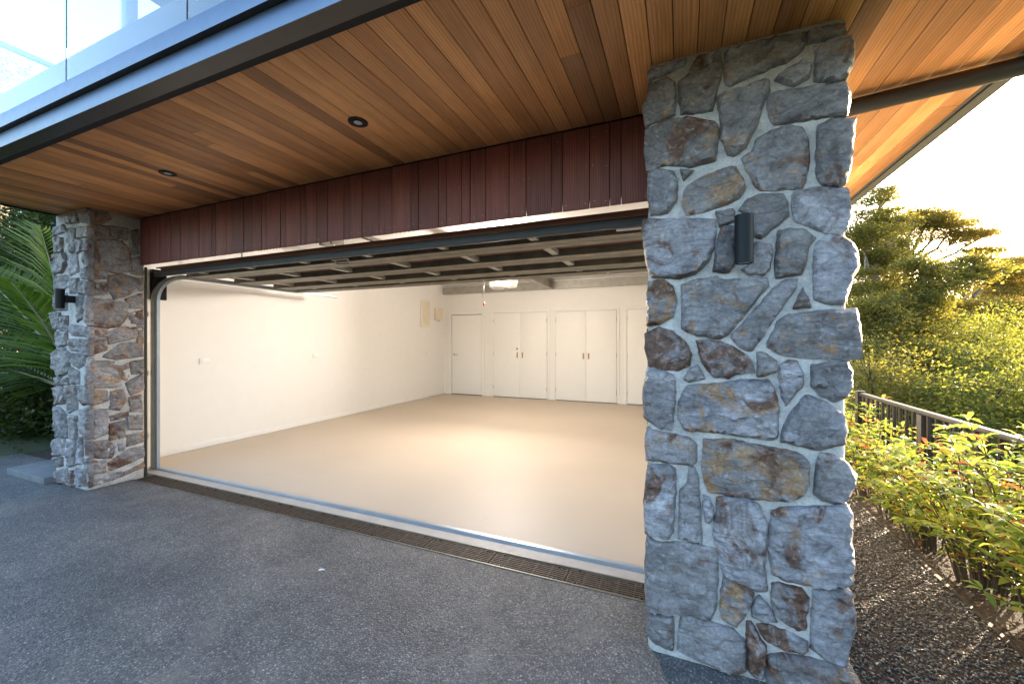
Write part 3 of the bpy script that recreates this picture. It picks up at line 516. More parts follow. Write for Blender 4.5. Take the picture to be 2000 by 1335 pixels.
TREE_D=[(11.92, 22.35, 4.46, 0.62, 0.22), (12.39, 22.54, 4.57, 0.44, 0.16), (11.45, 22.15, 4.09, 0.55, 0.22), (11.83, 22.1, 3.99, 0.65, 0.25), (12.59, 22.63, 4.09, 0.62, 0.29), (11.58, 22.21, 3.65, 0.55, 0.22), (12.25, 22.49, 3.58, 0.73, 0.26), (11.6, 22.0, 3.23, 0.72, 0.22), (12.59, 22.63, 3.25, 0.73, 0.22), (9.75, 20.35, 2.68, 0.86, 0.27), (10.7, 20.75, 2.74, 0.89, 0.24), (11.49, 21.08, 2.57, 0.89, 0.27), (8.88, 19.55, 2.21, 0.67, 0.27), (9.93, 20.21, 2.22, 0.95, 0.3), (11.01, 20.88, 2.13, 0.93, 0.31), (11.8, 21.22, 2.06, 0.82, 0.31), (8.97, 19.48, 1.7, 0.83, 0.27), (10.11, 20.07, 1.71, 0.93, 0.23), (11.03, 20.46, 1.71, 0.93, 0.23), (8.6, 19.22, 1.24, 0.86, 0.26), (9.64, 19.88, 1.31, 0.93, 0.27), (10.72, 20.33, 1.27, 1.0, 0.27), (11.64, 20.71, 1.31, 0.93, 0.27), (9.08, 19.21, 0.92, 0.97, 0.23), (10.28, 19.71, 0.92, 1.04, 0.23), (11.32, 20.15, 0.92, 0.97, 0.23)]
TREE_D_l=[[(10.9, 21.38, 0.28), (11.06, 21.55, 1.86), (11.39, 21.91, 3.07), (11.81, 22.3, 4.1)], [(11.06, 21.55, 1.86), (10.15, 20.74, 2.23), (9.49, 20.25, 2.12)], [(11.22, 21.73, 2.66), (12.02, 22.28, 2.98), (12.56, 22.62, 3.49)], [(8.69, 19.48, 1.3), (9.41, 19.78, 1.42), (10.23, 20.34, 1.55)]]
TREE_E=[(12.19, 26.8, 3.01, 1.52, 0.64), (13.36, 27.29, 2.5, 1.52, 0.64), (14.76, 27.88, 3.01, 1.52, 0.64), (14.3, 27.68, 3.77, 1.27, 0.51), (15.47, 28.17, 4.03, 1.02, 0.64), (12.65, 26.99, 1.74, 2.03, 0.64), (14.53, 27.78, 1.74, 2.03, 0.64), (15.7, 28.27, 2.25, 1.27, 0.76), (11.48, 26.5, 2.0, 1.52, 0.64), (15.35, 28.12, 4.92, 0.89, 0.38)]
TREE_E_l=[[(14.06, 27.58, -0.04), (14.06, 27.58, 2.0), (14.18, 27.63, 3.27)], [(14.06, 27.58, 2.0), (13.36, 27.29, 2.76)], [(14.06, 27.58, 2.0), (15.0, 27.98, 2.76)]]
TREE_F=[(7.59, 22.7, 5.82, 1.14, 0.57), (7.38, 22.61, 4.68, 1.37, 0.69), (8.65, 23.14, 4.68, 1.14, 0.57), (7.8, 22.79, 3.53, 1.6, 0.69), (9.28, 23.41, 3.3, 1.14, 0.57), (7.59, 22.7, 2.39, 1.37, 0.69), (8.86, 23.23, 1.93, 1.37, 0.69), (9.91, 23.68, 1.93, 1.37, 0.57), (8.23, 22.97, 6.51, 0.69, 0.34)]
TREE_F_l=[[(8.12, 22.92, 0.1), (8.12, 22.92, 2.85), (8.01, 22.88, 5.13)], [(8.12, 22.92, 2.85), (8.86, 23.23, 3.76)], [(8.12, 22.92, 3.76), (7.59, 22.7, 4.91)]]
BUSH_PADS=[(3.56, 10.38, 0.63, 0.63, 0.47), (4.33, 11.14, 0.76, 0.66, 0.44), (5.51, 12.5, 0.94, 0.84, 0.48), (6.41, 13.1, 0.87, 0.85, 0.49), (7.35, 13.71, 0.92, 0.87, 0.5), (4.41, 10.52, 0.39, 0.61, 0.36), (5.06, 10.8, 0.29, 0.61, 0.41), (5.86, 11.35, 0.27, 0.63, 0.47), (6.53, 11.63, 0.37, 0.63, 0.63), (8.21, 13.85, 0.81, 0.85, 0.55), (3.9, 11.94, 1.06, 0.6, 0.48), (5.04, 12.96, 1.17, 0.64, 0.32), (4.72, 13.04, 1.55, 0.58, 0.45), (6.52, 14.44, 1.5, 0.75, 0.55), (7.01, 14.22, 1.23, 0.66, 0.46), (8.27, 15.61, 1.72, 0.71, 0.64), (5.29, 12.63, 1.06, 0.55, 0.37)]

# ================================================================ ground
def gz(x, y):
    z = -0.07
    if x > 2.0:
        t = min(1, (x - 2.0) / 4.5); t = t * t * (3 - 2 * t); z -= 1.7 * t
        far = max(0, math.hypot(x, y) - 26); z += 2.6 * (1 - math.exp(-far / 30))
    if x < -6.5:
        t = min(1, (-6.5 - x) / 6); z += 1.0 * t * t * (3 - 2 * t)
    return z
def grid_axis(a, n): return [math.sinh(i / n * 6.0) / math.sinh(6.0) * a for i in range(-n, n + 1)]
ax_ = grid_axis(600, 60)
gv = []; gf = []; ng = len(ax_)
for j, y in enumerate(ax_):
    for i, x in enumerate(ax_):
        gv.append((x, y, gz(x, y) + (0.12 * noise.noise((x * .35, y * .35, 0)) if (x > 4 or x < -7.5) else 0)))
for j in range(ng - 1):
    for i in range(ng - 1):
        a = j * ng + i; gf.append((a, a + 1, a + ng + 1, a + ng))
g = link_mesh('ground', sheet_mesh('ground', gv, gf), 'terrain'); tag(g, kind='structure')
def sheet(name, mat, x0, x1, y0, y1, z, nx=1, ny=1):
    vs = [(x0 + (x1 - x0) * i / nx, y0 + (y1 - y0) * j / ny, z) for j in range(ny + 1) for i in range(nx + 1)]
    fs = [(j * (nx + 1) + i, j * (nx + 1) + i + 1, (j + 1) * (nx + 1) + i + 1, (j + 1) * (nx + 1) + i) for j in range(ny) for i in range(nx)]
    return tag(link_mesh(name, sheet_mesh(name, vs, fs), mat), kind='structure')
sheet('driveway', 'asphalt', -11, 0.66, -12, 2.199, 0.0)
o = box('garden_path', 'soil', None, 0.661, 1.36, -4, 9, -0.09, -0.012); tag(o, kind='structure')
o = box('garden_bed', 'soil', None, 1.385, 2.15, -4, 9, -0.2, -0.03); tag(o, kind='structure')
o = box('path_edging', 'edging_steel', None, 1.362, 1.383, -4, 9, -0.15, -0.003); tag(o, 'thin rusty brown edging strip between gravel path and planting bed', 'edging')
o = box('planting_bed', 'soil', None, -11, -5.62, 2.202, 9, -0.3, -0.005); tag(o, kind='structure')
# loose gravel on the path
npb = 42000
gx = rng.uniform(.64, 1.36, npb); gy = rng.uniform(0.2, 7.5, npb) ** 1.0
keep = ~((gx < .62)); gx = gx[keep]; gy = gy[keep]; npb = len(gx)
rad = rng.uniform(.0035, .0085, npb)
octa = np.array([(1, 0, 0), (0, 1, 0), (-1, 0, 0), (0, -1, 0), (0, 0, 1), (0, 0, -1)], float)
jit = octa[None] * rng.uniform(.6, 1.25, (npb, 6, 1)) + rng.normal(0, .14, (npb, 6, 3))
ang = rng.uniform(0, 6.28, npb); ca, sa = np.cos(ang), np.sin(ang)
q = np.stack([jit[..., 0] * ca[:, None] - jit[..., 1] * sa[:, None], jit[..., 0] * sa[:, None] + jit[..., 1] * ca[:, None], jit[..., 2] * .7], -1) * rad[:, None, None]
zc = -0.012 + rng.uniform(.001, .008, npb)
V = (q + np.stack([gx, gy, zc], -1)[:, None]).reshape(-1, 3)
tri = np.array([(0, 1, 4), (1, 2, 4), (2, 3, 4), (3, 0, 4), (1, 0, 5), (2, 1, 5), (3, 2, 5), (0, 3, 5)])
F = (np.arange(npb)[:, None, None] * 6 + tri[None]).reshape(-1, 3)
o = link_mesh('gravel', np_mesh('gravel', V, F, np.repeat(rng.random(npb) ** 1.3, 8)), 'pebble'); tag(o, kind='stuff')
# mulch chips and dead leaves on the bed
nm = 5000
P = np.stack([rng.uniform(1.40, 2.1, nm), rng.uniform(.3, 6, nm), np.full(nm, -.028) + rng.uniform(0, .02, nm)], 1)
D = rng.normal(0, 1, (nm, 3)); D[:, 2] *= .25
Vv, Ff, tt = leaves(P, D, np.tile([0, 0, 1.], (nm, 1)) + rng.normal(0, .3, (nm, 3)), rng.uniform(.02, .06, nm), rng.uniform(.006, .016, nm), rng.random(nm) * .8)
tm = NT('mulch'); tm.col(tm.ramp(tm.attr('tint', 'GEOMETRY'), [(0, (.03, .018, .01)), (.6, (.10, .06, .03)), (1, (.2, .13, .07))])); tm.set(Roughness=.8); M['mulch'] = tm.m
tag(link_mesh('mulch', np_mesh('mulch', Vv, Ff, tt), 'mulch'), kind='stuff')
o = sheet('garage_floor', 'epoxy_floor', -5.62, 0.40, 2.535, 8.92, 0.0)
o = box('concrete_apron', 'apron_concrete', None, -5.3, 0.3, 2.372, 2.468, -0.12, 0.003); tag(o, kind='structure')
th = MB().prism([(2.470, -0.02), (2.470, 0.010), (2.478, 0.016), (2.500, 0.018), (2.524, 0.016), (2.533, 0.006), (2.533, -0.02)], 0, -5.24, 0.25).build('door_threshold', 'threshold_metal', smooth=True)
tag(th, 'long metal threshold strip across the garage floor at the door opening', 'threshold')
sl = box('paving_slab', 'slab_concrete', None, -6.36, -5.56, 1.80, 2.17, -0.05, 0.06, 0.008); tag(sl, 'low concrete slab on the ground left of the far stone pillar', 'slab')

# ---------------------------------------------------------------- channel drain
dr = thing('channel_drain', (-2.55, 2.285, 0), 'long rusty slotted drain grating across the front of the garage', 'drain')
MB().box(-4.95, -.13, 2.200, 2.209, -.12, .004).box(-4.95, -.13, 2.362, 2.371, -.12, .004).build('frame', 'aged_galvanised', dr)
box('channel', 'gap_black', dr, -4.95, -.13, 2.210, 2.361, -.13, -.10)
t = NT('rusty_grate'); v = t.coords('Object'); t.col(t.ramp(t.noise(v, 30, 6, .7), [(.3, (.035, .022, .014)), (.55, (.085, .052, .032)), (.75, (.15, .09, .05))])); t.set(Roughness=.65, Metallic=.2); M['rusty_grate'] = t.m
gm = MB(); L = 0.4795
for k in range(8): gm.box(0.002, L - .002, .004 + k * .0188, .004 + k * .0188 + .0085, -.022, 0.0)
for k in range(6): x = .004 + k * (L - .018) / 5; gm.box(x, x + .010, .002, .146, -.018, -.002)
for k in (.06, L - .06): gm.box(k - .014, k + .014, .002, .022, -.02, .0015); gm.box(k - .014, k + .014, .126, .146, -.02, .0015)
g0 = gm.build('grate', 'rusty_grate')
BT = [MB().lathe((k, y, .001), [(.008, 0), (.008, .004), (.005, .0055)], 10).build('bolt', 'black_metal') for k in (.06, L - .06) for y in (.012, .136)]
for i in range(10):
    a = g0 if i == 0 else g0.copy(); bs = BT if i == 0 else [b.copy() for b in BT]
    if i:
        for q in [a] + bs: COL.objects.link(q)
    a.parent = dr; a.location = Vector((-4.945 + i * .4815, 2.212, -.001 - .001 * (i % 3))) - WL[dr.name]
    for b in bs: b.parent = a; b.location = (0, 0, 0)

# ================================================================ the house
hs = thing('house', (-2.2, 5.5, 0), 'modern house with cedar soffit and boarded lintel above an open white double garage', 'house')
# interior shell
box('wall', 'white_paint', hs, -5.76, -5.62, 2.50, 9.08, -.1, 2.95)
box('wall', 'white_paint', hs, -5.62, 0.40, 8.88, 9.04, -.1, 2.53)
box('wall', 'white_paint', hs, -5.62, 0.40, 8.885, 9.04, 2.53, 2.95)
box('wall', 'white_paint', hs, 0.40, 0.55, 2.42, 9.04, -.1, 2.95)
box('wall', 'white_paint', hs, -5.76, -5.235, 2.36, 2.48, -.1, 2.56)
box('wall', 'white_paint', hs, -.105, 0.54, 2.30, 2.418, -.1, 2.56)
box('ceiling', 'white_paint', hs, -5.62, 0.40, 2.42, 8.88, 2.76, 2.90)
box('skirting', 'white_gloss', hs, -5.619, -5.607, 2.56, 8.875, .002, .068, .002)
box('steel_beam', 'galvanised', hs, -5.60, 0.40, 8.80, 8.872, 2.532, 2.71)
bm_ = MB().box(-2.79, -2.66, 4.9, 8.795, 2.535, 2.545).box(-2.79, -2.66, 4.9, 8.795, 2.70, 2.71).box(-2.728, -2.722, 4.9, 8.795, 2.546, 2.699)
bm_.build('steel_beam', 'galvanised', hs)
MB().box(-1.62, -1.60, 8.785, 8.799, 2.54, 2.70).box(-1.47, -1.45, 8.785, 8.799, 2.54, 2.70).build('beam_plate', 'galvanised', hs)
# lintel behind the boards
box('lintel', 'gap_black', hs, -5.6, .5, 2.288, 2.298, 2.16, 2.954)
box('lintel', 'white_gloss', hs, -5.24, -.10, 2.300, 2.42, 2.25, 2.755)
# cladding boards on the lintel
nail = MB()
for a, b in zip(BOARD_EDGES[:-1], BOARD_EDGES[1:]):
    w = b - a; n = random.uniform(0, .0035)
    m = MB(); m.box(a + .002, b - .002, 2.262 - n, 2.274, 2.106 + random.uniform(-.001, .001), 2.562)
    ob = m.build('cladding_board', 'stained_cedar', hs, ((a + b) / 2, 2.27, 2.33), 0.0015)
    for z in (2.14, 2.335, 2.51):
        for x in ((a + .022, b - .022) if w > .075 else ((a + b) / 2,)):
            if random.random() < .7: nail.lathe((x + random.uniform(-.006, .006), 2.2625 - n, z + random.uniform(-.012, .012)), [(.0021, -.001), (.0021, .0015)], 6, 'y')
ob = nail.build('nail_heads', 'steel', hs); ob['kind'] = 'stuff'
# soffit planks running front to back
SX0, SX1, SYF = -5.53, 1.335, 1.186
box('soffit_backing', 'soffit_backing', hs, SX0, .556, SYF, 2.286, 2.592, 2.63)
box('soffit_backing', 'soffit_backing', hs, .557, SX1, SYF, 9.0, 2.592, 2.63)
x = SX0; i = 0
JO = {}
while x < SX1 - .02:
    x2 = min(x + .0902, SX1)
    y1 = 9.0 if x2 > .55 else 2.258
    cuts = [SYF]
    if y1 > 3:
        y = SYF + random.uniform(.4, 2.4)
        while y < y1 - .8: cuts.append(y); y += random.uniform(1.6, 3.2)
    elif random.random() < .16: cuts.append(random.uniform(1.4, 2.1))
    cuts.append(y1)
    for c0, c1 in zip(cuts[:-1], cuts[1:]):
        dz = random.uniform(-.0008, .0008)
        MB().box(x + .0017, x2 - .0017, c0 + .0008, c1 - .0008, 2.570 + dz, 2.588).build('soffit_plank', 'cedar', hs, ((x + x2) / 2, (c0 + c1) / 2, 2.58), 0.0012)
    x = x2
# wall above the boards, roof trims
box('soffit_trim_or_gap', 'black_metal', hs, -5.56, -5.533, 1.19, 2.34, 2.560, 2.62)
box('soffit_trim_or_gap', 'gap_black', hs, -5.532, SX1, 1.146, 1.184, 2.554, 2.63)  # solid black strip stands in for the shaded gap at the soffit edge
fx0, fx1 = -5.57, 1.41
box('fascia_soffit', 'bronze_metal', hs, fx0, fx1, 1.070, 1.145, 2.548, 2.552)
box('fascia', 'fascia_metal', hs, fx0, fx1, 1.066, 1.070, 2.546, 2.634, .001)
MB().box(fx0, fx1, 1.0705, 1.10, 2.553, 2.636).build('fascia_core', 'gap_black', hs)
box('deck_edge_soffit', 'bronze_metal', hs, fx0, fx1, 1.044, 1.10, 2.637, 2.640)
box('deck_edge', 'fascia_metal', hs, fx0, fx1, 1.040, 1.044, 2.6365, 2.716, .001)
box('deck_floor', 'slab_concrete', hs, fx0, fx1, 1.0445, 2.286, 2.645, 2.70)
box('deck_floor', 'slab_concrete', hs, fx0, fx1, 2.287, 9.0, 2.955, 3.0)
box('deck_upstand', 'upstand_paint', hs, fx0, fx1, 1.085, 1.135, 2.701, 2.882)
MB().prism([(1.337, 2.566), (1.412, 2.566), (1.412, 2.64), (1.337, 2.64)], 1, 1.17, 9.1).build('side_fascia', 'olive_fascia', hs, bevel=.002)
box('side_fascia_bead', 'black_metal', hs, 1.3355, 1.343, 1.19, 9.1, 2.558, 2.5655)
box('side_gutter', 'olive_fascia', hs, 1.413, 1.53, 1.05, 9.1, 2.685, 2.80, .006)
box('upper_roof', 'roof_metal', hs, -5.53, 1.45, 2.0, 9.2, 5.20, 5.42)
MB().box(-4.34, -4.26, 1.86, 1.94, 2.70, 5.20).build('deck_post', 'post_paint', hs, bevel=.003)
box('upper_wall_sun_block', 'white_paint', hs, -5.3, 1.3, 5.4, 9.0, 3.002, 5.198)  # out of view; widened to the left to keep sun off the palm
box('post_beam', 'post_paint', hs, -4.34, -4.26, 1.945, 5.39, 5.05, 5.198, .003)
# internal door on the back wall
YB = 8.88
d = box('door', 'white_gloss', hs, -5.374, -4.528, YB - .016, YB - .003, .022, 2.0, .002)
box('door_gap', 'gap_black', d, -5.385, -4.518, YB - .003, YB - .001, .003, 2.012)
hd = MB().lathe((-5.305, YB - .017, 1.01), [(.026, 0), (.026, -.008), (.012, -.010), (.012, -.05)], 18, 'y'); hd.tube([(-5.305, YB - .062, 1.01), (-5.18, YB - .064, 1.008)], .009, 8)
hd.build('handle', 'steel', d, smooth=True)
MB().box(-5.455, -5.387, YB - .032, YB - .001, .002, 2.07).box(-4.516, -4.455, YB - .032, YB - .001, .002, 2.07).box(-5.386, -4.517, YB - .032, YB - .001, 2.013, 2.07).build('door_frame', 'white_gloss', hs, bevel=.002)
box('wall_mark', 'steel', hs, -5.32, -5.315, YB - .001, YB - .0005, .5, .505)
# garage door tracks (left one shows beside the opening)
def track(xc, label):
    tr = thing('door_track', (xc, 2.46, 0), label, 'door track', 'garage door tracks')
    path = [(xc, 2.455, 0.004), (xc, 2.455, 1.78)]
    for k in range(1, 10):
        a = k / 9 * math.pi / 2; path.append((xc, 2.455 + .31 * (1 - math.cos(a)), 1.78 + .31 * math.sin(a)))
    path.append((xc, 4.90, 2.09))
    def sweep(m, du0, du1, dn0, dn1):
        vs = []; n = len(path)
        for i, p in enumerate(path):
            q0 = Vector(path[max(i - 1, 0)]); q1 = Vector(path[min(i + 1, n - 1)]); d = (q1 - q0).normalized(); nn = Vector((0, d.z, -d.y))
            for du, dn in ((du0, dn0), (du1, dn0), (du1, dn1), (du0, dn1)): vs.append(Vector(p) + Vector((du, 0, 0)) + nn * dn)
        fs = [(i * 4 + k, i * 4 + (k + 1) % 4, (i + 1) * 4 + (k + 1) % 4, (i + 1) * 4 + k) for i in range(n - 1) for k in range(4)] + [(3, 2, 1, 0), tuple(n * 4 - 4 + k for k in range(4))]
        m.add(vs, fs)
    s_ = 1 if xc < -2 else -1
    m = MB(); sweep(m, -.026, .026, -.003, .0); sweep(m, .0235 * s_, .0265 * s_, .0005, .045); m.build('rail', 'galvanised', tr)
    m = MB(); sweep(m, .030 * s_, .060 * s_, .012, .040); m.build('guide', 'threshold_metal', tr)
    m = MB()
    for z in (.35, 1.0, 1.62): m.box(xc - .05, xc + .0, 2.462, 2.476, z, z + .05)
    m.build('brackets', 'steel', tr, bevel=.002)
    box('flag_plate_shade', 'black_metal', tr, xc - .075, xc - .028, 2.47, 2.60, 1.80, 2.12) if s_ > 0 else None  # black plate, also fills in the shaded space above the curve
    MB().tube([(xc, 4.6, 2.11), (xc, 4.6, 2.755)], .012, 6).tube([(xc, 3.4, 2.11), (xc, 3.4, 2.755)], .012, 6).build('hangers', 'galvanised', tr)
    return tr
track(-5.15, 'curved galvanised door track rising beside the far stone pillar into the garage')
track(-.04, 'galvanised door track hidden behind the big stone pillar at the near end')
jb = MB().box(-4.992, -4.974, 2.314, 2.330, .0, 2.10).build('door_jamb', 'black_rubber', hs)
box('door_jamb_lining', 'cream_plastic', hs, -5.232, -5.205, 2.36, 2.45, .004, 2.10, .002)

# ---------------------------------------------------------------- the raised sectional door
gd = thing('garage_door', (-2.65, 3.4, 2.09), 'raised wood and steel sectional garage door hanging open under the ceiling', 'garage door')
X0, X1 = -5.09, -.10
for a, b in ((2.448, 2.976), (2.980, 3.498), (3.502, 4.022), (4.026, 4.40)):
    box('panel', 'door_ply', gd, X0 + .02, X1, a, b, 2.1175, 2.126, .0, True)
box('bottom_board', 'door_ply', gd, X0 + .13, X1, 2.436, 2.446, 2.080, 2.120, .001, True)
box('bottom_seal', 'black_rubber', gd, X0, X1, 2.438, 2.480, 2.030, 2.078, .003)
box('seal_lip', 'galvanised', gd, X0, X1, 2.481, 2.500, 2.040, 2.046)
for a, b in ((2.505, 2.56), (2.745, 2.848), (2.856, 2.955), (3.265, 3.375), (3.383, 3.49), (3.785, 3.90), (3.908, 4.015), (4.14, 4.235), (4.243, 4.34)):
    z0 = 2.066 if a > 2.7 else 2.052
    MB().prism([(a, z0), (b, z0), (b, 2.117), (b - .003, 2.117), (b - .003, z0 + .003), (a + .003, z0 + .003), (a + .003, 2.117), (a, 2.117)], 0, X0, X1).build('rail', 'aged_galvanised', gd)
    box('end_cap', 'galvanised', gd, X0 - .006, X0 - .001, a, b, z0 - .001, 2.117)
for s0, s1 in ((2.561, 2.744), (2.956, 3.264), (3.491, 3.784), (4.016, 4.139)):
    for k in range(6):
        xs = -.97 - k * .75
        MB().box(xs - .03, xs + .03, s0, s1, 2.080, 2.084).box(xs + .026, xs + .03, s0, s1, 2.0845, 2.117).build('strut', 'galvanised', gd)
lh = MB().tube([(-2.74, 2.60, 2.05), (-2.74, 2.63, 2.018), (-2.60, 2.63, 2.018), (-2.60, 2.60, 2.05)], .009, 8); lh.box(-2.76, -2.58, 2.575, 2.60, 2.044, 2.052)
lh.build('lift_handle', 'galvanised', gd)
MB().tube([(-.36, 2.49, 2.03), (-.11, 2.49, 2.03)], .012, 8).build('roller_pin', 'steel', gd)
hg = MB()
for k in range(7): hg.lathe((-.7 - k * .72, 4.239, 2.062), [(.010, 0), (.010, .006)], 8)
hg.build('hinge_bolts', 'steel', gd)
# torsion spring and centre bracket above the door
ts = thing('torsion_spring', (-2.66, 2.47, 2.24), 'black door spring and steel bracket in the gap above the open garage door', 'spring')
sp = MB(); pts = [(-2.75 + .9 * k / 160 * 1.0, 2.50 + .045 * math.cos(k * .9), 2.23 + .045 * math.sin(k * .9)) for k in range(-150, 160)]
sp.tube(pts, .006, 5); sp.build('coil', 'black_metal', ts)
MB().tube([(-5.1, 2.50, 2.23), (-.2, 2.50, 2.23)], .0125, 8).build('shaft', 'galvanised', ts)
MB().box(-2.72, -2.70, 2.421, 2.55, 2.14, 2.30).box(-2.86, -2.72, 2.421, 2.43, 2.16, 2.20).box(-2.60, -2.585, 2.421, 2.55, 2.14, 2.30).build('bracket', 'steel', ts)

# ---------------------------------------------------------------- opener, cord, lights inside
op = thing('door_opener', (-2.69, 6.0, 2.28), 'white garage door opener with glowing lens hanging from the ceiling', 'door opener')
MB().lathe((-2.76, 5.98, 2.20), [(.05, 0), (.10, .004), (.135, .03), (.145, .08), (.135, .15), (.05, .16)], 28).build('housing', 'white_gloss', op, smooth=True)
MB().prism([(2.205, -2.655), (2.36, -2.64), (2.36, -2.49), (2.225, -2.475)], 1, 5.90, 6.09)
MB().prism([(-2.62, 2.215), (-2.47, 2.225), (-2.44, 2.34), (-2.62, 2.35)], 1, 5.86, 6.10).build('lens', 'lit_lens', op, bevel=.012)
MB().box(-2.71, -2.67, 2.62, 5.84, 2.30, 2.335).build('rail', 'galvanised', op)
MB().box(-2.78, -2.76, 5.99, 6.01, 2.361, 2.757).box(-2.58, -2.56, 5.99, 6.01, 2.352, 2.757).build('hanger', 'galvanised', op)
pc = thing('pull_cord', (-2.69, 5.34, 2.3), 'thin release cord with red toggle dangling in front of the back wall', 'cord')
MB().tube([(-2.69, 5.34, 2.298), (-2.692, 5.342, 2.1), (-2.69, 5.34, 1.93)], .003, 5).build('cord', 'black_metal', pc)
MB().tube([(-2.69, 5.34, 2.12), (-2.715, 5.34, 2.03), (-2.718, 5.34, 1.99)], .003, 5).build('cord_tail', 'black_metal', pc)
MB().lathe((-2.69, 5.34, 1.875), [(.006, 0), (.013, .008), (.014, .04), (.006, .056)], 12).build('toggle', 'red_plastic', pc, smooth=True)
def lamp(name, loc, e, size):
    ld = bpy.data.lights.new(name, 'POINT'); ld.energy = e; ld.color = LAMP_COLOR; ld.shadow_soft_size = size
    lo = bpy.data.objects.new(name, ld); COL.objects.link(lo); lo.location = loc; return lo
lamp('added_fill_light', (-2.68, 6.16, 2.47), LAMP_ENERGY * 0.95, .07)  # added light above the opener, evens out the interior; no bulb there
ad = bpy.data.lights.new('opener_lens_light', 'AREA'); ad.shape = 'DISK'; ad.size = .20; ad.energy = LAMP_ENERGY * 1.8; ad.color = LAMP_COLOR
ao = bpy.data.objects.new('opener_lens_light', ad); COL.objects.link(ao); ao.location = (-2.54, 5.83, 2.26); ao.rotation_euler = Vector((-.05, -1.0, -.02)).to_track_quat('-Z', 'Y').to_euler()

# ---------------------------------------------------------------- cupboards along the back wall
def cupboard(xl, xm, xr, label, hl, lock=False, ztop=2.02):
    c = thing('cupboard', ((xl + xr) / 2, YB, 0), label, 'cupboard', 'built-in garage cupboards')
    box('gap_shade_panel', 'gap_shade_grey', c, xl - .003, xr + .003, YB - .006, YB - .001, .003, ztop + .004)  # dark sheet behind the doors, paints the shade in their gaps
    for k, (a, b) in enumerate(((xl, xm), (xm, xr))):
        if b - a < .05: continue
        dd = box('door', 'white_gloss', c, a + .002, b - .002, YB - .026, YB - .008, .020, ztop, .002)
        xh = hl[k]
        MB().box(xh - .017, xh + .017, YB - .0285, YB - .0262, .955, 1.085).build('handle', 'brass', dd, bevel=.001)
        xs = a + .004 if k == 0 else b - .004
        hm = MB()
        for z in (.19, 1.0, 1.78): hm.tube([(xs, YB - .030, z), (xs, YB - .030, z + .1)], .006, 6)
        hm.build('hinge', 'steel', dd)
        if lock and k == 0: MB().lathe((xh, YB - .0265, 1.17), [(.026, 0), (.026, -.006), (.012, -.012)], 16, 'y').build('lock', 'brass', dd, smooth=True)
    f = MB().box(xl - .055, xl - .004, YB - .020, YB - .001, .002, ztop + .055).box(xr + .004, xr + .055, YB - .020, YB - .001, .002, ztop + .055).box(xl - .0035, xr + .0035, YB - .020, YB - .001, ztop + .005, ztop + .055)
    f.build('frame', 'white_gloss', c, bevel=.002)
cupboard(-4.211, -3.513, -2.841, 'white double cupboard with round brass lock above its handles, next to the single door', (-3.58, -3.448), True)
cupboard(-2.633, -1.938, -1.272, 'white double cupboard with two brass pulls and no lock, middle of the back wall', (-1.995, -1.881))
cupboard(-1.058, -.36, .34, 'white cupboard half hidden behind the big stone pillar at the back wall', (-.42, -.30))
box('door_scuff', 'steel', hs, -3.93, -3.92, YB - .0275, YB - .0265, .79, .80)
# ---------------------------------------------------------------- fittings on the left wall
XW = -5.62
sb = thing('switchboard', (XW, 8.03, 2.0), 'flat cream electrical panel high on the white left wall', 'electrical panel')
box('cabinet', 'ivory_plastic', sb, XW + .001, XW + .035, 7.85, 8.22, 1.69, 2.33, .006)
box('cover', 'cream_plastic', sb, XW + .0355, XW + .045, 7.90, 8.17, 1.74, 2.28, .003)
ab = thing('control_box', (XW, 8.6, 2.0), 'small cream control box by the corner of the left wall', 'control box')
box('case', 'cream_plastic', ab, XW + .001, XW + .085, 8.42, 8.70, 1.87, 2.17, .012)
MB().lathe((XW + .03, 8.60, 1.855), [(.014, 0), (.014, .02)], 10).build('sensor', 'black_metal', ab)
for k, (y, z, lab) in enumerate(((3.23, 1.10, 'white wall socket nearest the garage opening on the left wall'), (4.93, 1.11, 'white wall socket halfway along the left wall'), (8.15, 1.05, 'white switch plate under the electrical panel'), (8.45, .62, 'small white socket low near the back corner of the left wall'))):
    so = thing('wall_socket', (XW, y, z), lab, 'socket', 'switch plates on the left wall')
    box('plate', 'white_gloss', so, XW + .001, XW + .012, y - .058, y + .058, z - .036, z + .036, .003)
    box('rocker', 'white_gloss', so, XW + .0125, XW + .017, y - .03, y - .005, z - .014, z + .014, .001)
MB().add([(-1.98, 1.757, .008), (-1.97, 1.752, .003), (-1.952, 1.764, .007), (-1.942, 1.774, .003), (-1.957, 1.774, .009), (-1.972, 1.765, .011)], [(0, 1, 2, 5), (2, 3, 4, 5)]).build('fallen_leaf', 'white_scrap')
tag(bpy.data.objects['fallen_leaf'], 'pale curled dry leaf lying on the asphalt driveway', 'leaf')

# ---------------------------------------------------------------- glass balustrade on the deck
gp = thing('deck_balustrade', (-3, 1.06, 2.716), 'frameless clear glass balustrade along the front of the deck above', 'balustrade')
xs = [-5.5, -5.10, -4.05, -3.0, -1.95, -.9, .15, 1.2]
for a, b in zip(xs[:-1], xs[1:]): box('glass_panel', 'glass', gp, a + .006, b - .006, 1.054, 1.066, 2.7165, 3.80)
for a in xs[1:-1]: box('joint', 'black_rubber', gp, a - .0045, a + .0045, 1.056, 1.064, 2.7165, 3.79)
box('top_rail', 'fascia_metal', gp, -5.5, 1.2, 1.04, 1.08, 3.802, 3.84, .003)
sr = thing('side_balustrade', (-5.3, 2.5, 2.71), 'glass side balustrade with slim metal top rail at the deck end', 'balustrade')
box('top_rail', 'post_paint', sr, -5.36, -5.31, 1.2, 5.2, 3.86, 3.90, .004)
box('glass_panel', 'glass', sr, -5.341, -5.329, 1.2, 3.1, 2.72, 3.858)
box('glass_panel', 'glass', sr, -5.341, -5.329, 3.12, 5.1, 2.72, 3.858)

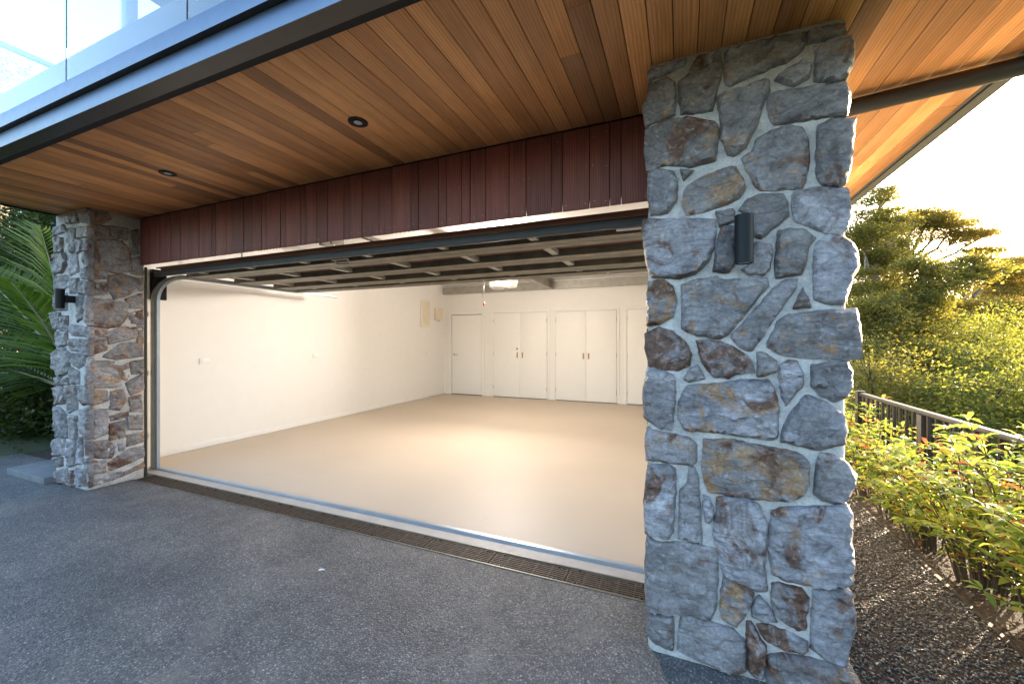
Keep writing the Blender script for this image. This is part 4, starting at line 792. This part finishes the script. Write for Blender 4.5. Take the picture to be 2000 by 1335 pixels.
# ---------------------------------------------------------------- lights outside, downpipe
def wall_lamp(x, y, z0, z1, yw, label):
    w = thing('wall_lamp', (x, y, z0), label, 'wall lamp', 'black tube wall lamps')
    r = .0325
    MB().lathe((x, y, z0), [(r - .004, .006), (r - .004, .001), (r - .003, 0), (r, .001), (r, z1 - z0 - .001), (r - .003, z1 - z0), (r - .004, z1 - z0 - .004)], 32).build('tube', 'black_metal', w, smooth=True)
    MB().lathe((x, y, z0 + .003), [(.024, 0), (.024, .002)], 24).build('lens', 'lens_off', w)
    zc = (z0 + z1) / 2
    box('bracket', 'black_metal', w, x - .022, x + .022, y + .030, yw, zc - .032, zc + .032, .003)
wall_lamp(.222, 1.765, 1.655, 1.84, 1.875, 'black tube wall lamp on the front of the big near stone pillar')
wall_lamp(-5.14, 1.765, 1.650, 1.825, 1.90, 'black tube wall lamp on the front of the far left stone pillar')
for k, (x, y, lab) in enumerate(((-1.649, 1.727, 'round black recessed downlight in the middle of the cedar soffit'), (-3.42, 1.723, 'round black recessed downlight in the soffit toward the far pillar'))):
    dl = thing('downlight', (x, y, 2.57), lab, 'downlight', 'soffit downlights')
    MB().lathe((x, y, 2.5685), [(.024, .0), (.034, -.002), (.050, -.005), (.053, -.003), (.053, 0)], 36).build('ring', 'black_metal', dl, smooth=True)
    MB().lathe((x, y, 2.5655), [(.020, 0), (.022, -.0012), (.0, -.002)], 24).build('lens', 'lens_off', dl)
dp = thing('downpipe', (1.1, 2.44, 2.52), 'dark metal downpipe running under the soffit from the gutter to the house', 'downpipe')
MB().tube([(.45, 2.562, 2.518), (.79, 2.50, 2.518), (1.335, 2.40, 2.518), (1.44, 2.381, 2.518)], .0385, 20).build('pipe', 'pipe_metal', dp, smooth=True)
MB().tube([(1.44, 2.381, 2.518), (1.465, 2.377, 2.525), (1.475, 2.375, 2.55), (1.475, 2.375, 2.684)], .0395, 20).build('elbow', 'pipe_metal', dp, smooth=True)

# ================================================================ stone pillars
def stone_mesh(poly, to_world, seed, bulge, skirt, grow=.0065):
    """an irregular stone: outline in face coordinates (u, v), pillowed and roughened outwards along n"""
    rs = random.Random(seed); off = rs.uniform(0, 100)
    pts = [Vector(p) for p in poly]
    a = sum(pts[i].x * pts[(i + 1) % len(pts)].y - pts[(i + 1) % len(pts)].x * pts[i].y for i in range(len(pts)))
    if a < 0: pts.reverse()
    q = []                                            # cut the corners a little, then resample
    for i, p in enumerate(pts):
        pr, nx = pts[i - 1], pts[(i + 1) % len(pts)]
        l0, l1 = (p - pr).length, (nx - p).length
        c0, c1 = min(.08 * l0, .003), min(.08 * l1, .003)
        q.append(p + (pr - p) * (c0 / max(l0, 1e-6))); q.append(p + (nx - p) * (c1 / max(l1, 1e-6)))
    size = math.sqrt(abs(a) / 2); gc = sum(q, Vector((0, 0))) / len(q); q = [gc + (p - gc) * (1 + grow / max(.02, (p - gc).length)) for p in q]; st = max(.007, min(.014, size / 11))
    bd = []
    for i, p in enumerate(q):
        nx = q[(i + 1) % len(q)]; n = max(1, int((nx - p).length / st))
        for k in range(n):
            w = p.lerp(nx, k / n)
            w = w + Vector((noise.noise((w.x * 38 + off, w.y * 38, 1)), noise.noise((w.x * 38, w.y * 38 + off, 7)))) * .0046 + Vector((noise.noise((w.x * 90 + off, w.y * 90, 1)), noise.noise((w.x * 90, w.y * 90 + off, 7)))) * .0022
            bd.append(w)
    us = [p.x for p in bd]; vs_ = [p.y for p in bd]
    B = np.array([(p.x, p.y) for p in bd]); B2 = np.roll(B, -1, 0); E = B2 - B; EL = np.maximum(1e-12, (E * E).sum(1))
    def dist(x, y):
        pa = np.array((x, y)) - B; t = np.clip((pa * E).sum(1) / EL, 0, 1); d = pa - E * t[:, None]; return math.sqrt((d * d).sum(1).min())
    def inside(x, y):
        c = False; j = len(bd) - 1
        for i in range(len(bd)):
            if (bd[i].y > y) != (bd[j].y > y) and x < (bd[j].x - bd[i].x) * (y - bd[i].y) / (bd[j].y - bd[i].y) + bd[i].x: c = not c
            j = i
        return c
    inner = []
    y = min(vs_) + st * .5; row = 0
    while y < max(vs_):
        x = min(us) + st * (.5 if row % 2 else 1.0)
        while x < max(us):
            px, py = x + rs.uniform(-.22, .22) * st, y + rs.uniform(-.22, .22) * st
            if inside(px, py):
                d = dist(px, py)
                if d > st * .45: inner.append((px, py, d))
            x += st
        y += st * .87; row += 1
    nb = len(bd)
    P2 = [Vector((p.x, p.y)) for p in bd] + [Vector((p[0], p[1])) for p in inner]
    r = delaunay_2d_cdt(P2, [], [list(range(nb))], 1, 1e-6)
    ov, oe, of = r[0], r[1], r[2]
    orig = r[3]
    dmap = {}
    verts = []
    tx, ty = rs.uniform(-.09, .09), rs.uniform(-.07, .07)
    cx_, cy_ = sum(us) / len(us), sum(vs_) / len(vs_)
    isb = []
    for i, p in enumerate(ov):
        src = orig[i]; b = any(s < nb for s in src); isb.append(b)
        if b: h = .002 + .003 * noise.noise((p.x * 30 + off, p.y * 30, 4))
        else:
            d = inner[src[0] - nb][2] if src else dist(p.x, p.y)
            e = 1 - math.exp(-d / .0029)
            h = e * (bulge + (p.x - cx_) * tx + (p.y - cy_) * ty)
            n1 = noise.noise((p.x * 11 + off, p.y * 15, off)); n2 = noise.noise((p.x * 34 + off, p.y * 46, off + 3)); n3 = noise.noise((p.x * 95, p.y * 110 + off, 2))
            ridge = 1 - abs(noise.noise((p.x * 13 + p.y * 9 + off, p.y * 20 - p.x * 4, off + 9)))
            h += e * (n1 * .007 + n2 * .0050 + n3 * .0024 + (ridge - .75) * .012)
        if not b:
            for sc_, am in ((8.5, .0075), (21, .0034)):
                q3 = Vector((p.x * sc_ + off, p.y * sc_ * 1.5 - off, off)); c3 = noise.voronoi(q3)[1][0]
                h += e * am * ((q3.x - c3.x) * noise.noise(c3 * 5.1) * 3 + (q3.y - c3.y) * noise.noise(c3 * 5.1 + Vector((9, 3, 1))) * 3 + noise.noise(c3 * 3.3) * .8)
        verts.append((p.x, p.y, h))
    fs = [tuple(f) for f in of]
    # skirt back into the wall
    cnt = {}
    for f in fs:
        for k in range(len(f)):
            e = (f[k], f[(k + 1) % len(f)]); cnt[e] = 1
    bedges = [e for e in cnt if (e[1], e[0]) not in cnt]
    sk = {}
    for e in bedges:
        for i in e:
            if i not in sk: sk[i] = len(verts); verts.append((verts[i][0] + (cx_ - verts[i][0]) * .02, verts[i][1], -skirt))
    for e in bedges: fs.append((e[1], e[0], sk[e[0]], sk[e[1]]))
    ctr = Vector(to_world(cx_, cy_, 0))
    W = [Vector(to_world(*v)) - ctr for v in verts]
    me = bpy.data.meshes.new('stone'); me.from_pydata([tuple(w) for w in W], [], fs)
    bm = bmesh.new(); bm.from_mesh(me); bmesh.ops.recalc_face_normals(bm, faces=bm.faces); bm.to_mesh(me); bm.free()
    me.polygons.foreach_set('use_smooth', [True] * len(me.polygons))
    try: me.set_sharp_from_angle(angle=R(48))
    except Exception: pass
    return me, ctr
def add_stone(parent, poly, tw, rust, och, dark, seed, bulge=.020, skirt=.03, grow=.009):
    me, c = stone_mesh(poly, tw, seed, bulge, skirt, grow)
    o = link_mesh('stone', me, 'field_stone', parent, c); o['rust'] = rust; o['ochre'] = och; o['dark'] = dark
    return o
def mortar_core(parent, x0, x1, y0, y1, z0, z1):
    """mortar body with an uneven surface and softened corners"""
    bm = bmesh.new(); bmesh.ops.create_cube(bm, size=1)
    for v in bm.verts: v.co = Vector(((x0 + x1) / 2 + v.co.x * (x1 - x0), (y0 + y1) / 2 + v.co.y * (y1 - y0), (z0 + z1) / 2 + v.co.z * (z1 - z0)))
    bmesh.ops.bevel(bm, geom=[e for e in bm.edges if abs(e.verts[0].co.z - e.verts[1].co.z) > .5], offset=.035, segments=4, profile=.5, affect='EDGES')
    for k in range(5): bmesh.ops.subdivide_edges(bm, edges=[e for e in bm.edges if e.calc_length() > .03], cuts=1, use_grid_fill=True)
    for v in bm.verts:
        n = Vector((v.co.x - (x0 + x1) / 2, v.co.y - (y0 + y1) / 2, 0)); n.normalize()
        v.co += n * (noise.noise(v.co * 9) * .006 + noise.noise(v.co * 26) * .0025)
    me = bpy.data.meshes.new('mortar'); org = WL[parent.name]
    for v in bm.verts: v.co -= org
    bm.to_mesh(me); bm.free(); me.polygons.foreach_set('use_smooth', [True] * len(me.polygons))
    return link_mesh('mortar', me, 'mortar', parent)
def random_courses(u0, u1, v0, v1, seed):
    rs = random.Random(seed); out = []; v = v0 + .02
    while v < v1 - .05:
        h = min(rs.uniform(.10, .24), v1 - v - .01); u = u0
        while u < u1 - .03:
            w = min(rs.uniform(.12, .30), u1 - u)
            if u1 - (u + w) < .07: w = u1 - u
            j = lambda s=.012: rs.uniform(-s, s)
            g = .012
            out.append([(u + g + j(.006), v + g + j()), (u + w * .5, v + g * .7 + j()), (u + w - g + j(.006), v + g + j()), (u + w - g + j(.006), v + h * .55), (u + w - g - abs(j()), v + h - g + j()), (u + w * .45, v + h - g + j()), (u + g + abs(j()), v + h - g + j()), (u + g * .8, v + h * .5)])
            u += w
        v += h
    return out
px0, px1, pyf, pyb = -.135, .575, 1.872, 2.30
rp = thing('stone_pillar', (.22, 2.08, 0), 'big near pillar of blue-grey field stones in pale mortar right of the garage', 'pillar', 'stone pillars')
mortar_core(rp, px0, px1, pyf, pyb, -.05, 2.60)
for k, (poly, ru, oc, dk) in enumerate(RIGHT_STONES):
    poly = [(u, max(v, -.02)) for u, v in poly]
    edge = max(p[0] for p in poly) > .56 or min(p[0] for p in poly) < -.13
    add_stone(rp, poly, lambda u, v, n: (u, pyf - .004 - n, v), ru, oc, dk, 100 + k, random.uniform(.014, .022), .10 if edge else .03)
for k, poly in enumerate(random_courses(1.955, 2.29, .0, 2.56, 4)):
    add_stone(rp, poly, lambda u, v, n: (px1 - .004 + n * .8, u, v), random.uniform(0, .6), random.uniform(.1, .6), random.uniform(0, .2), 300 + k, .016)
for k, poly in enumerate(random_courses(1.955, 2.29, .0, 2.56, 9)):
    add_stone(rp, poly, lambda u, v, n: (px0 + .004 - n * .7, u, v), random.uniform(0, .6), random.uniform(.1, .6), random.uniform(0, .2), 400 + k, .014)
lx0, lx1 = -5.585, -4.968
lp = thing('stone_pillar', (-5.28, 2.1, 0), 'far left stone pillar with warm lit side facing the garage opening', 'pillar', 'stone pillars')
mortar_core(lp, lx0, lx1, 1.885, 2.312, -.05, 2.60)
for k, (poly, ru, oc, dk) in enumerate(LEFT_SIDE_STONES):
    add_stone(lp, [(u, max(v, -.02)) for u, v in poly], lambda u, v, n: (lx1 - .003 + n * .75, u, v), ru, oc, dk + .25, 500 + k, random.uniform(.014, .02), .03, .020)  # extra brown on this face imitates warm light from the garage
for k, (poly, ru, oc, dk) in enumerate(LEFT_FRONT_STONES):
    edge = min(p[0] for p in poly) < -5.53
    add_stone(lp, [(u, max(v, -.02)) for u, v in poly], lambda u, v, n: (u, 1.885 + .004 - n, v), ru, oc, dk, 600 + k, random.uniform(.018, .03), .10 if edge else .03, .019)

# ================================================================ fence
FX = 1.70
fn = thing('metal_fence', (FX, 3.0, 0), 'low dark metal fence with thin pickets behind the planted path edge', 'fence')
box('top_rail', 'fence_metal', fn, FX - .022, FX + .022, .4, 5.2, .800, .832, .006)
box('bottom_rail', 'fence_metal', fn, FX - .012, FX + .012, .4, 5.2, .06, .085, .003)
for y in (5.2, 4.02, 2.84, 1.66): box('post', 'fence_metal', fn, FX - .035, FX + .035, y - .035, y + .035, -.12, .845 if y > 5 else .799, .004)
pk = None; y = .5
while y < 5.15:
    if min(abs(y - q) for q in (5.2, 4.02, 2.84, 1.66)) > .05:
        if pk is None: pk = MB().tube([(0, 0, .0855), (0, 0, .799)], .0135, 8).build('picket', 'fence_metal', smooth=True); ob = pk
        else: ob = pk.copy(); COL.objects.link(ob)
        ob.parent = fn; ob.location = Vector((FX, y, 0)) - WL[fn.name]
    y += .105

# ================================================================ shrubs along the path
lv, lf, _ = leaves(np.zeros((1, 3)), np.array([[0, 1., 0]]), np.array([[0, 0, 1.]]), np.array([1.0]), np.array([.36]), np.array([.5]), True)
single = np_mesh('leaf', lv, lf, None, True); single.materials.append(M['hedge_leaf_single'])
def shrub(x, y, h, spread, nst, singles, label, seed, dens=1.0):
    rs = random.Random(seed); s = thing('shrub', (x, y, -.03), label, 'shrub', 'leafy shrubs along the path fence')
    stems = MB(); LV = []
    for k in range(nst):
        a = rs.uniform(0, 2 * math.pi); rr = spread * math.sqrt(rs.random()); hh = h * rs.uniform(.45, 1.0) * (1 - .25 * (rr / spread) ** 2)
        bx, by = x + .25 * rr * math.cos(a), y + .35 * rr * math.sin(a); tx, ty = x + rr * math.cos(a), y + rr * 1.15 * math.sin(a)
        pts = [Vector((bx, by, -.05))]
        for t in (.35, .7, 1.0): pts.append(Vector((bx + (tx - bx) * t ** 1.5, by + (ty - by) * t ** 1.5, -.03 + hh * (1 - (1 - t) ** 1.6))) + Vector((rs.uniform(-.02, .02), rs.uniform(-.02, .02), 0)))
        stems.tube(pts, [.0055, .0045, .0035, .002], 5)
        nn = int(rs.randint(6, 8) * dens)
        for j in range(nn):
            t = .10 + .90 * (j + 1) / nn; i = min(2, int(t * 3 - 1e-6)); f = t * 3 - i
            p = pts[i].lerp(pts[i + 1], f); ax = (pts[i + 1] - pts[i]).normalized()
            sp = rs.uniform(0, 6.28); m = 5 if j == nn - 1 else 4
            for q in range(m):
                an = sp + q * 2 * math.pi / m + rs.uniform(-.35, .35)
                side = Vector((math.cos(an), math.sin(an), 0)); d = (side + ax * rs.uniform(.15, .9) + Vector((0, 0, rs.uniform(-.45, .25)))).normalized()
                LV.append((p + side * .004, d, rs.uniform(.042, .085) * (.8 if j < 2 else 1)))
    stems.build('stems', 'stem', s)
    rs.shuffle(LV)
    if singles:
        for p, d, l in LV[:singles]:
            o = bpy.data.objects.new('leaf', single); COL.objects.link(o); o.parent = s
            q = d.to_track_quat('Y', 'Z'); o.rotation_mode = 'QUATERNION'; o.rotation_quaternion = q @ Matrix.Rotation(rs.uniform(-.6, .6), 3, 'Y').to_quaternion(); o.location = p - WL[s.name]; o.scale = (l, l, l)
    rest = LV[singles:]
    if rest:
        P = np.array([p for p, _, _ in rest]); D = np.array([d for _, d, _ in rest]); L = np.array([l for _, _, l in rest])
        v, f, t = leaves(P, D, np.tile([0, 0, 1.], (len(P), 1)) + rng.normal(0, .25, (len(P), 3)), L, L * .36, rng.random(len(P)), True)
        o = link_mesh('foliage', np_mesh('foliage', v - np.array(WL[s.name])[None], f, t, True), 'hedge_leaf', s); o['kind'] = 'stuff'
ORD = ['nearest the camera', 'second from the camera', 'third from the camera', 'fourth from the camera', 'fifth from the camera', 'sixth from the camera', 'seventh from the camera', 'last and farthest, behind the stone pillar edge']
SH = [(1.56, 2.12, 1.02, .46, 74, 240), (1.58, 2.62, 1.02, .46, 76, 260), (1.58, 3.10, .97, .42, 60, 240), (1.55, 3.58, .78, .42, 40, 220), (1.54, 4.05, .76, .40, 28, 200), (1.54, 4.50, .80, .40, 28, 150), (1.58, 4.95, .86, .40, 30, 0), (1.60, 5.45, .94, .44, 36, 0)]
for k, (x, y, h, sp, n, si) in enumerate(SH): shrub(x, y, h, sp, n, si, 'bright green leafy shrub along the fence, ' + ORD[k], 40 + k)

# ================================================================ trees
def cloud(pads, per, leaf_l, mat, name, parent, seed, flat=.35, tintpow=1.0, wide=.36, upd=.35, depth=.8, clump=.16, k=26):
    g = np.random.default_rng(seed); Ps = []; Ds = []; Ts = []
    for (x, y, z, rx, rz) in pads:
        n = max(6, int(per * rx * max(rz, rx * .3)))
        c = g.normal(0, 1, (n, 3)); c /= np.linalg.norm(c, axis=1, keepdims=True); c *= g.random((n, 1)) ** .45
        C = c * np.array([rx, rx * depth, rz]) + np.array([x, y, z])
        q = g.normal(0, 1, (n, k, 3)) * np.array([clump, clump, clump * flat]) * g.uniform(.6, 1.3, (n, 1, 1))
        P = C[:, None] + q; D = q * np.array([1, 1, .6]) + g.normal(0, .07, (n, k, 3)) + np.array([0, 0, upd * clump])
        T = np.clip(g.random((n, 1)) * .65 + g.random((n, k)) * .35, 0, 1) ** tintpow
        Ps.append(P.reshape(-1, 3)); Ds.append(D.reshape(-1, 3)); Ts.append(T.reshape(-1))
    P = np.concatenate(Ps); D = np.concatenate(Ds); T = np.concatenate(Ts); n = len(P)
    L = g.uniform(.7, 1.3, n) * leaf_l
    v, f, t = leaves(P, D, g.normal(0, 1, (n, 3)) + np.array([0, 0, .6]), L, L * wide, T)
    o = link_mesh(name, np_mesh(name, v - np.array(WL[parent.name])[None], f, t), mat, parent); o['kind'] = 'stuff'; return n
def tree(name, label, pads, limbs, base, mat, per, leaf_l, seed, r0=.16, group=None, **kw):
    t = thing(name, base, label, 'tree', group)
    tm = MB(); p = [Vector(q) for q in limbs[0]]
    p = [Vector(base) - Vector((0, 0, .2))] + p
    tm.tube(p, [r0 * 1.25] + [r0 * (1 - .55 * i / len(p)) for i in range(len(p) - 1)], 8)
    tm.build('trunk', 'bark', t, smooth=True)
    lm = MB()
    for q in limbs[1:]:
        n = len(q); rr = r0 * .55
        lm.tube([Vector(a) for a in q], [rr * (1 - .7 * i / (n - 1)) for i in range(n)], 6)
    # twigs from the limb ends into the pads
    ends = [Vector(q[-1]) for q in limbs] + [Vector(q[len(q) // 2]) for q in limbs]
    rs = random.Random(seed)
    for (x, y, z, rx, rz) in pads:
        c = Vector((x, y, z)); e = min(ends, key=lambda a: (a - c).length)
        mid = e.lerp(c, .5) + Vector((rs.uniform(-.08, .08), rs.uniform(-.08, .08), -.12 * (c - e).length))
        lm.tube([e, mid, c], [.03, .02, .01], 5)
        for k in range(4):
            w = c + Vector((rs.uniform(-rx, rx), rs.uniform(-rx, rx), rs.uniform(-.3, .8) * rz)); lm.tube([mid, mid.lerp(w, .5) - Vector((0, 0, .03)), w], [.014, .010, .005], 4)
    lm.build('branches', 'bark', t, smooth=True)
    return cloud(pads, per, leaf_l, mat, 'crown', t, seed, **kw)
NL = 0
def base_of(l): return (l[0][0], l[0][1], gz(l[0][0], l[0][1]))
NL += tree('spreading_tree', 'spreading tree with fanned bare branches under a flat crown against white sky', TREE_A, TREE_A_l, base_of(TREE_A_l[0]), 'tree_leaf', 400, .075, 1, .095, flat=.22, clump=.19, k=58)
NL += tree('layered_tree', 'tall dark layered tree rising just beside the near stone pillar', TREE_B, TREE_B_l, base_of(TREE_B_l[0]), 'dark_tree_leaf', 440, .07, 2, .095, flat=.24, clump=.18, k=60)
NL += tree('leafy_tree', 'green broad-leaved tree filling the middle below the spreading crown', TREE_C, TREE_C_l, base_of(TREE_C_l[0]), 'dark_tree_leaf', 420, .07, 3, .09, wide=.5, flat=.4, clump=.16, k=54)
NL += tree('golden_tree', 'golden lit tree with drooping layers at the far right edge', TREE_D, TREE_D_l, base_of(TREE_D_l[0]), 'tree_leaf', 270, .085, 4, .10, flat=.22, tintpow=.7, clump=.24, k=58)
# low bushes below the trees
def bush(label, pads, seed, mat='bush_leaf', per=150, leaf_l=.06, name='bush', **kw):
    x = sum(p[0] for p in pads) / len(pads); y = sum(p[1] for p in pads) / len(pads); zb = gz(x, y)
    b = thing(name, (x, y, zb), label, 'bush', None)
    st = MB()
    for p in pads:
        for k in range(4): st.tube([(x + random.uniform(-.15, .15), y + random.uniform(-.15, .15), zb - .1), (p[0], p[1], p[2] - p[4] * .3), (p[0] + random.uniform(-.5, .5) * p[3], p[1] + random.uniform(-.5, .5) * p[3], p[2] + p[4] * .7)], [.025, .015, .005], 5)
    st.build('stems', 'stem', b)
    full = []
    for (px, py, pz, rx, rz) in pads:
        full.append((px, py, pz, rx, rz)); full.append((px, py, pz - rz * 1.2, rx * 1.15, rz)); full.append((px, py, (pz + gz(px, py)) / 2 - .2, rx * 1.2, max(rz, (pz - gz(px, py)) * .4)))
    return cloud(full, per, leaf_l, mat, 'foliage', b, seed, **{**dict(wide=.5, flat=.6, k=40), **kw})
NL += tree('far_tree', 'far hazy tree filling the gap behind the golden tree', TREE_E, TREE_E_l, base_of(TREE_E_l[0]), 'tree_leaf', 300, .12, 5, .14, flat=.4, clump=.24)
NL += tree('far_tree', 'far dark tree behind the layered tree beside the stone pillar', TREE_F, TREE_F_l, base_of(TREE_F_l[0]), 'dark_tree_leaf', 300, .12, 6, .14, flat=.4, clump=.24)
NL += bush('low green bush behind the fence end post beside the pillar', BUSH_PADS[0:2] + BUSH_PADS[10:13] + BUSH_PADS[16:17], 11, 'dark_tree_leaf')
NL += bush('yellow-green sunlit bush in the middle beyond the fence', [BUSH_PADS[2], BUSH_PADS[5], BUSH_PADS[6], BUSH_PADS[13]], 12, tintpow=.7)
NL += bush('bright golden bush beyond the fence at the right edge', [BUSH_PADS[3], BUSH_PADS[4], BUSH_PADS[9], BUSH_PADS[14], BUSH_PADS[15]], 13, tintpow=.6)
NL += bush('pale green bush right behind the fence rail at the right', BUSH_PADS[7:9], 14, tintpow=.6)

# ---------------------------------------------------------------- left of the far pillar
def frond(parent, base, direc, length, droop, roll, seed, nl=46):
    rs = random.Random(seed); d = Vector(direc).normalized(); pts = []; p = Vector(base)
    n = 12
    for i in range(n + 1):
        pts.append(p.copy()); p = p + d * (length / n); d = (d + Vector((0, 0, -droop / n))).normalized()
    rb = MB(); rb.tube(pts, [.022 * (1 - .85 * i / n) for i in range(n + 1)], 6); ro = rb.build('frond', 'palm_rib', parent, smooth=True)
    P = []; D = []; L = []; N = []
    side0 = Vector(direc).cross(Vector((0, 0, 1))).normalized()
    for i in range(nl):
        t = .16 + .84 * i / nl; f = t * n; k = min(n - 1, int(f)); q = pts[k].lerp(pts[k + 1], f - k); ax = (pts[k + 1] - pts[k]).normalized()
        up = side0.cross(ax).normalized()
        for s in (-1, 1):
            sd = (side0 * s * math.cos(roll) + up * (math.sin(roll) * s + .25)).normalized()
            dd = (sd + ax * (.55 + .6 * t) + Vector((0, 0, -.12 + rs.uniform(-.1, .1)))).normalized()
            P.append(q); D.append(dd); N.append(up); L.append(length * .40 * (math.sin(math.pi * min(1, .12 + t * .9)) ** .6) * rs.uniform(.9, 1.05))
    P = np.array(P); D = np.array(D); N = np.array(N); L = np.array(L)
    v, f, t = leaves(P, D, N, L, np.full(len(L), .034), np.clip(rng.normal(.5, .2, len(L)), 0, 1), True)
    o = link_mesh('leaflets', np_mesh('leaflets', v - np.array(WL[ro.name])[None], f, t), 'palm_leaf', ro); o['kind'] = 'stuff'
PB = (-7.45, 2.75, .62)
pm = thing('palm', (PB[0], PB[1], gz(PB[0], PB[1])), 'dark green palm with long arching fronds left of the far pillar', 'palm')
MB().tube([(PB[0], PB[1], gz(PB[0], PB[1]) - .1), (PB[0] + .02, PB[1], .3), PB], [.17, .14, .11], 12).build('trunk', 'bark', pm, smooth=True)
FR_ = [((-.12, -.10, 1.0), 2.3, .35, .2), ((-.55, -.2, .95), 2.3, .6, .5), ((-.9, -.35, .62), 2.2, .6, .4), ((-1.0, -.2, .38), 2.0, .5, .7), ((-.75, -.75, .75), 1.9, .9, .2), ((.15, .5, 1.0), 2.2, .6, 0), ((-.5, .8, .8), 2.2, .8, .3), ((.5, .6, .8), 2.0, 1.0, .2), ((-1.0, .3, .75), 2.3, .9, .3), ((.25, -.35, .95), 1.7, .7, .4), ((-.3, .2, 1.1), 2.4, .4, .6)]
for k, (d, l, dr_, ro) in enumerate(FR_): frond(pm, PB, d, l, dr_, ro, 70 + k)
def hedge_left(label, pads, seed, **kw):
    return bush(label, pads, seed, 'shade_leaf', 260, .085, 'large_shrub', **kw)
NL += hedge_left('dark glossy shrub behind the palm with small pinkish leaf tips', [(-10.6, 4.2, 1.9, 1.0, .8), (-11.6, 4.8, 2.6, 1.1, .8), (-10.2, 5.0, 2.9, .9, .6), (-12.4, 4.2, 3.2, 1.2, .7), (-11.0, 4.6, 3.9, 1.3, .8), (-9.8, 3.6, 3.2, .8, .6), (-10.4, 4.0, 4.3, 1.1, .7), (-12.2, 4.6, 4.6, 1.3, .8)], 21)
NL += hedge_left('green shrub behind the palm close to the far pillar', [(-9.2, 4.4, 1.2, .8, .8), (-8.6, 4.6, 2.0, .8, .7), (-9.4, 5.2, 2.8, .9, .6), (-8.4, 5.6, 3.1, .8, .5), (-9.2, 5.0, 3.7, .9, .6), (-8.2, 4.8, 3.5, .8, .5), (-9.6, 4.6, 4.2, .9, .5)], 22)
NL += hedge_left('low ground shrub beside the concrete slab under the palm', [(-7.6, 3.1, .25, .5, .25), (-8.4, 2.7, .35, .6, .3), (-9.3, 3.0, .5, .7, .4)], 23)
NL += tree('distant_tree', 'hazy green tree seen through the deck glass at the upper left', [(-17.5, 4.6, 8.9, .9, .7), (-18.2, 5.2, 8.0, 1.2, .8), (-17.2, 5.0, 7.4, 1.2, .8), (-18.4, 4.6, 6.8, 1.3, .9)], [[(-17, 4.8, 2), (-17, 4.8, 5), (-16.9, 4.7, 7.4)], [(-17, 4.8, 4.5), (-17.6, 5, 6.4)], [(-17, 4.8, 5.2), (-16.3, 5.3, 6.8)]], (-17, 4.8, gz(-17, 4.8)), 'tree_leaf', 90, .14, 31, .2)
print('leaf blades', NL, 'objects', len(bpy.data.objects), 'stones', sum(o.name.startswith('stone') for o in bpy.data.objects), 'tris', sum(sum(len(p.vertices) - 2 for p in m.polygons) * 1 for m in bpy.data.meshes if len(m.polygons) < 3000) , sum(len(m.polygons) for m in bpy.data.meshes))
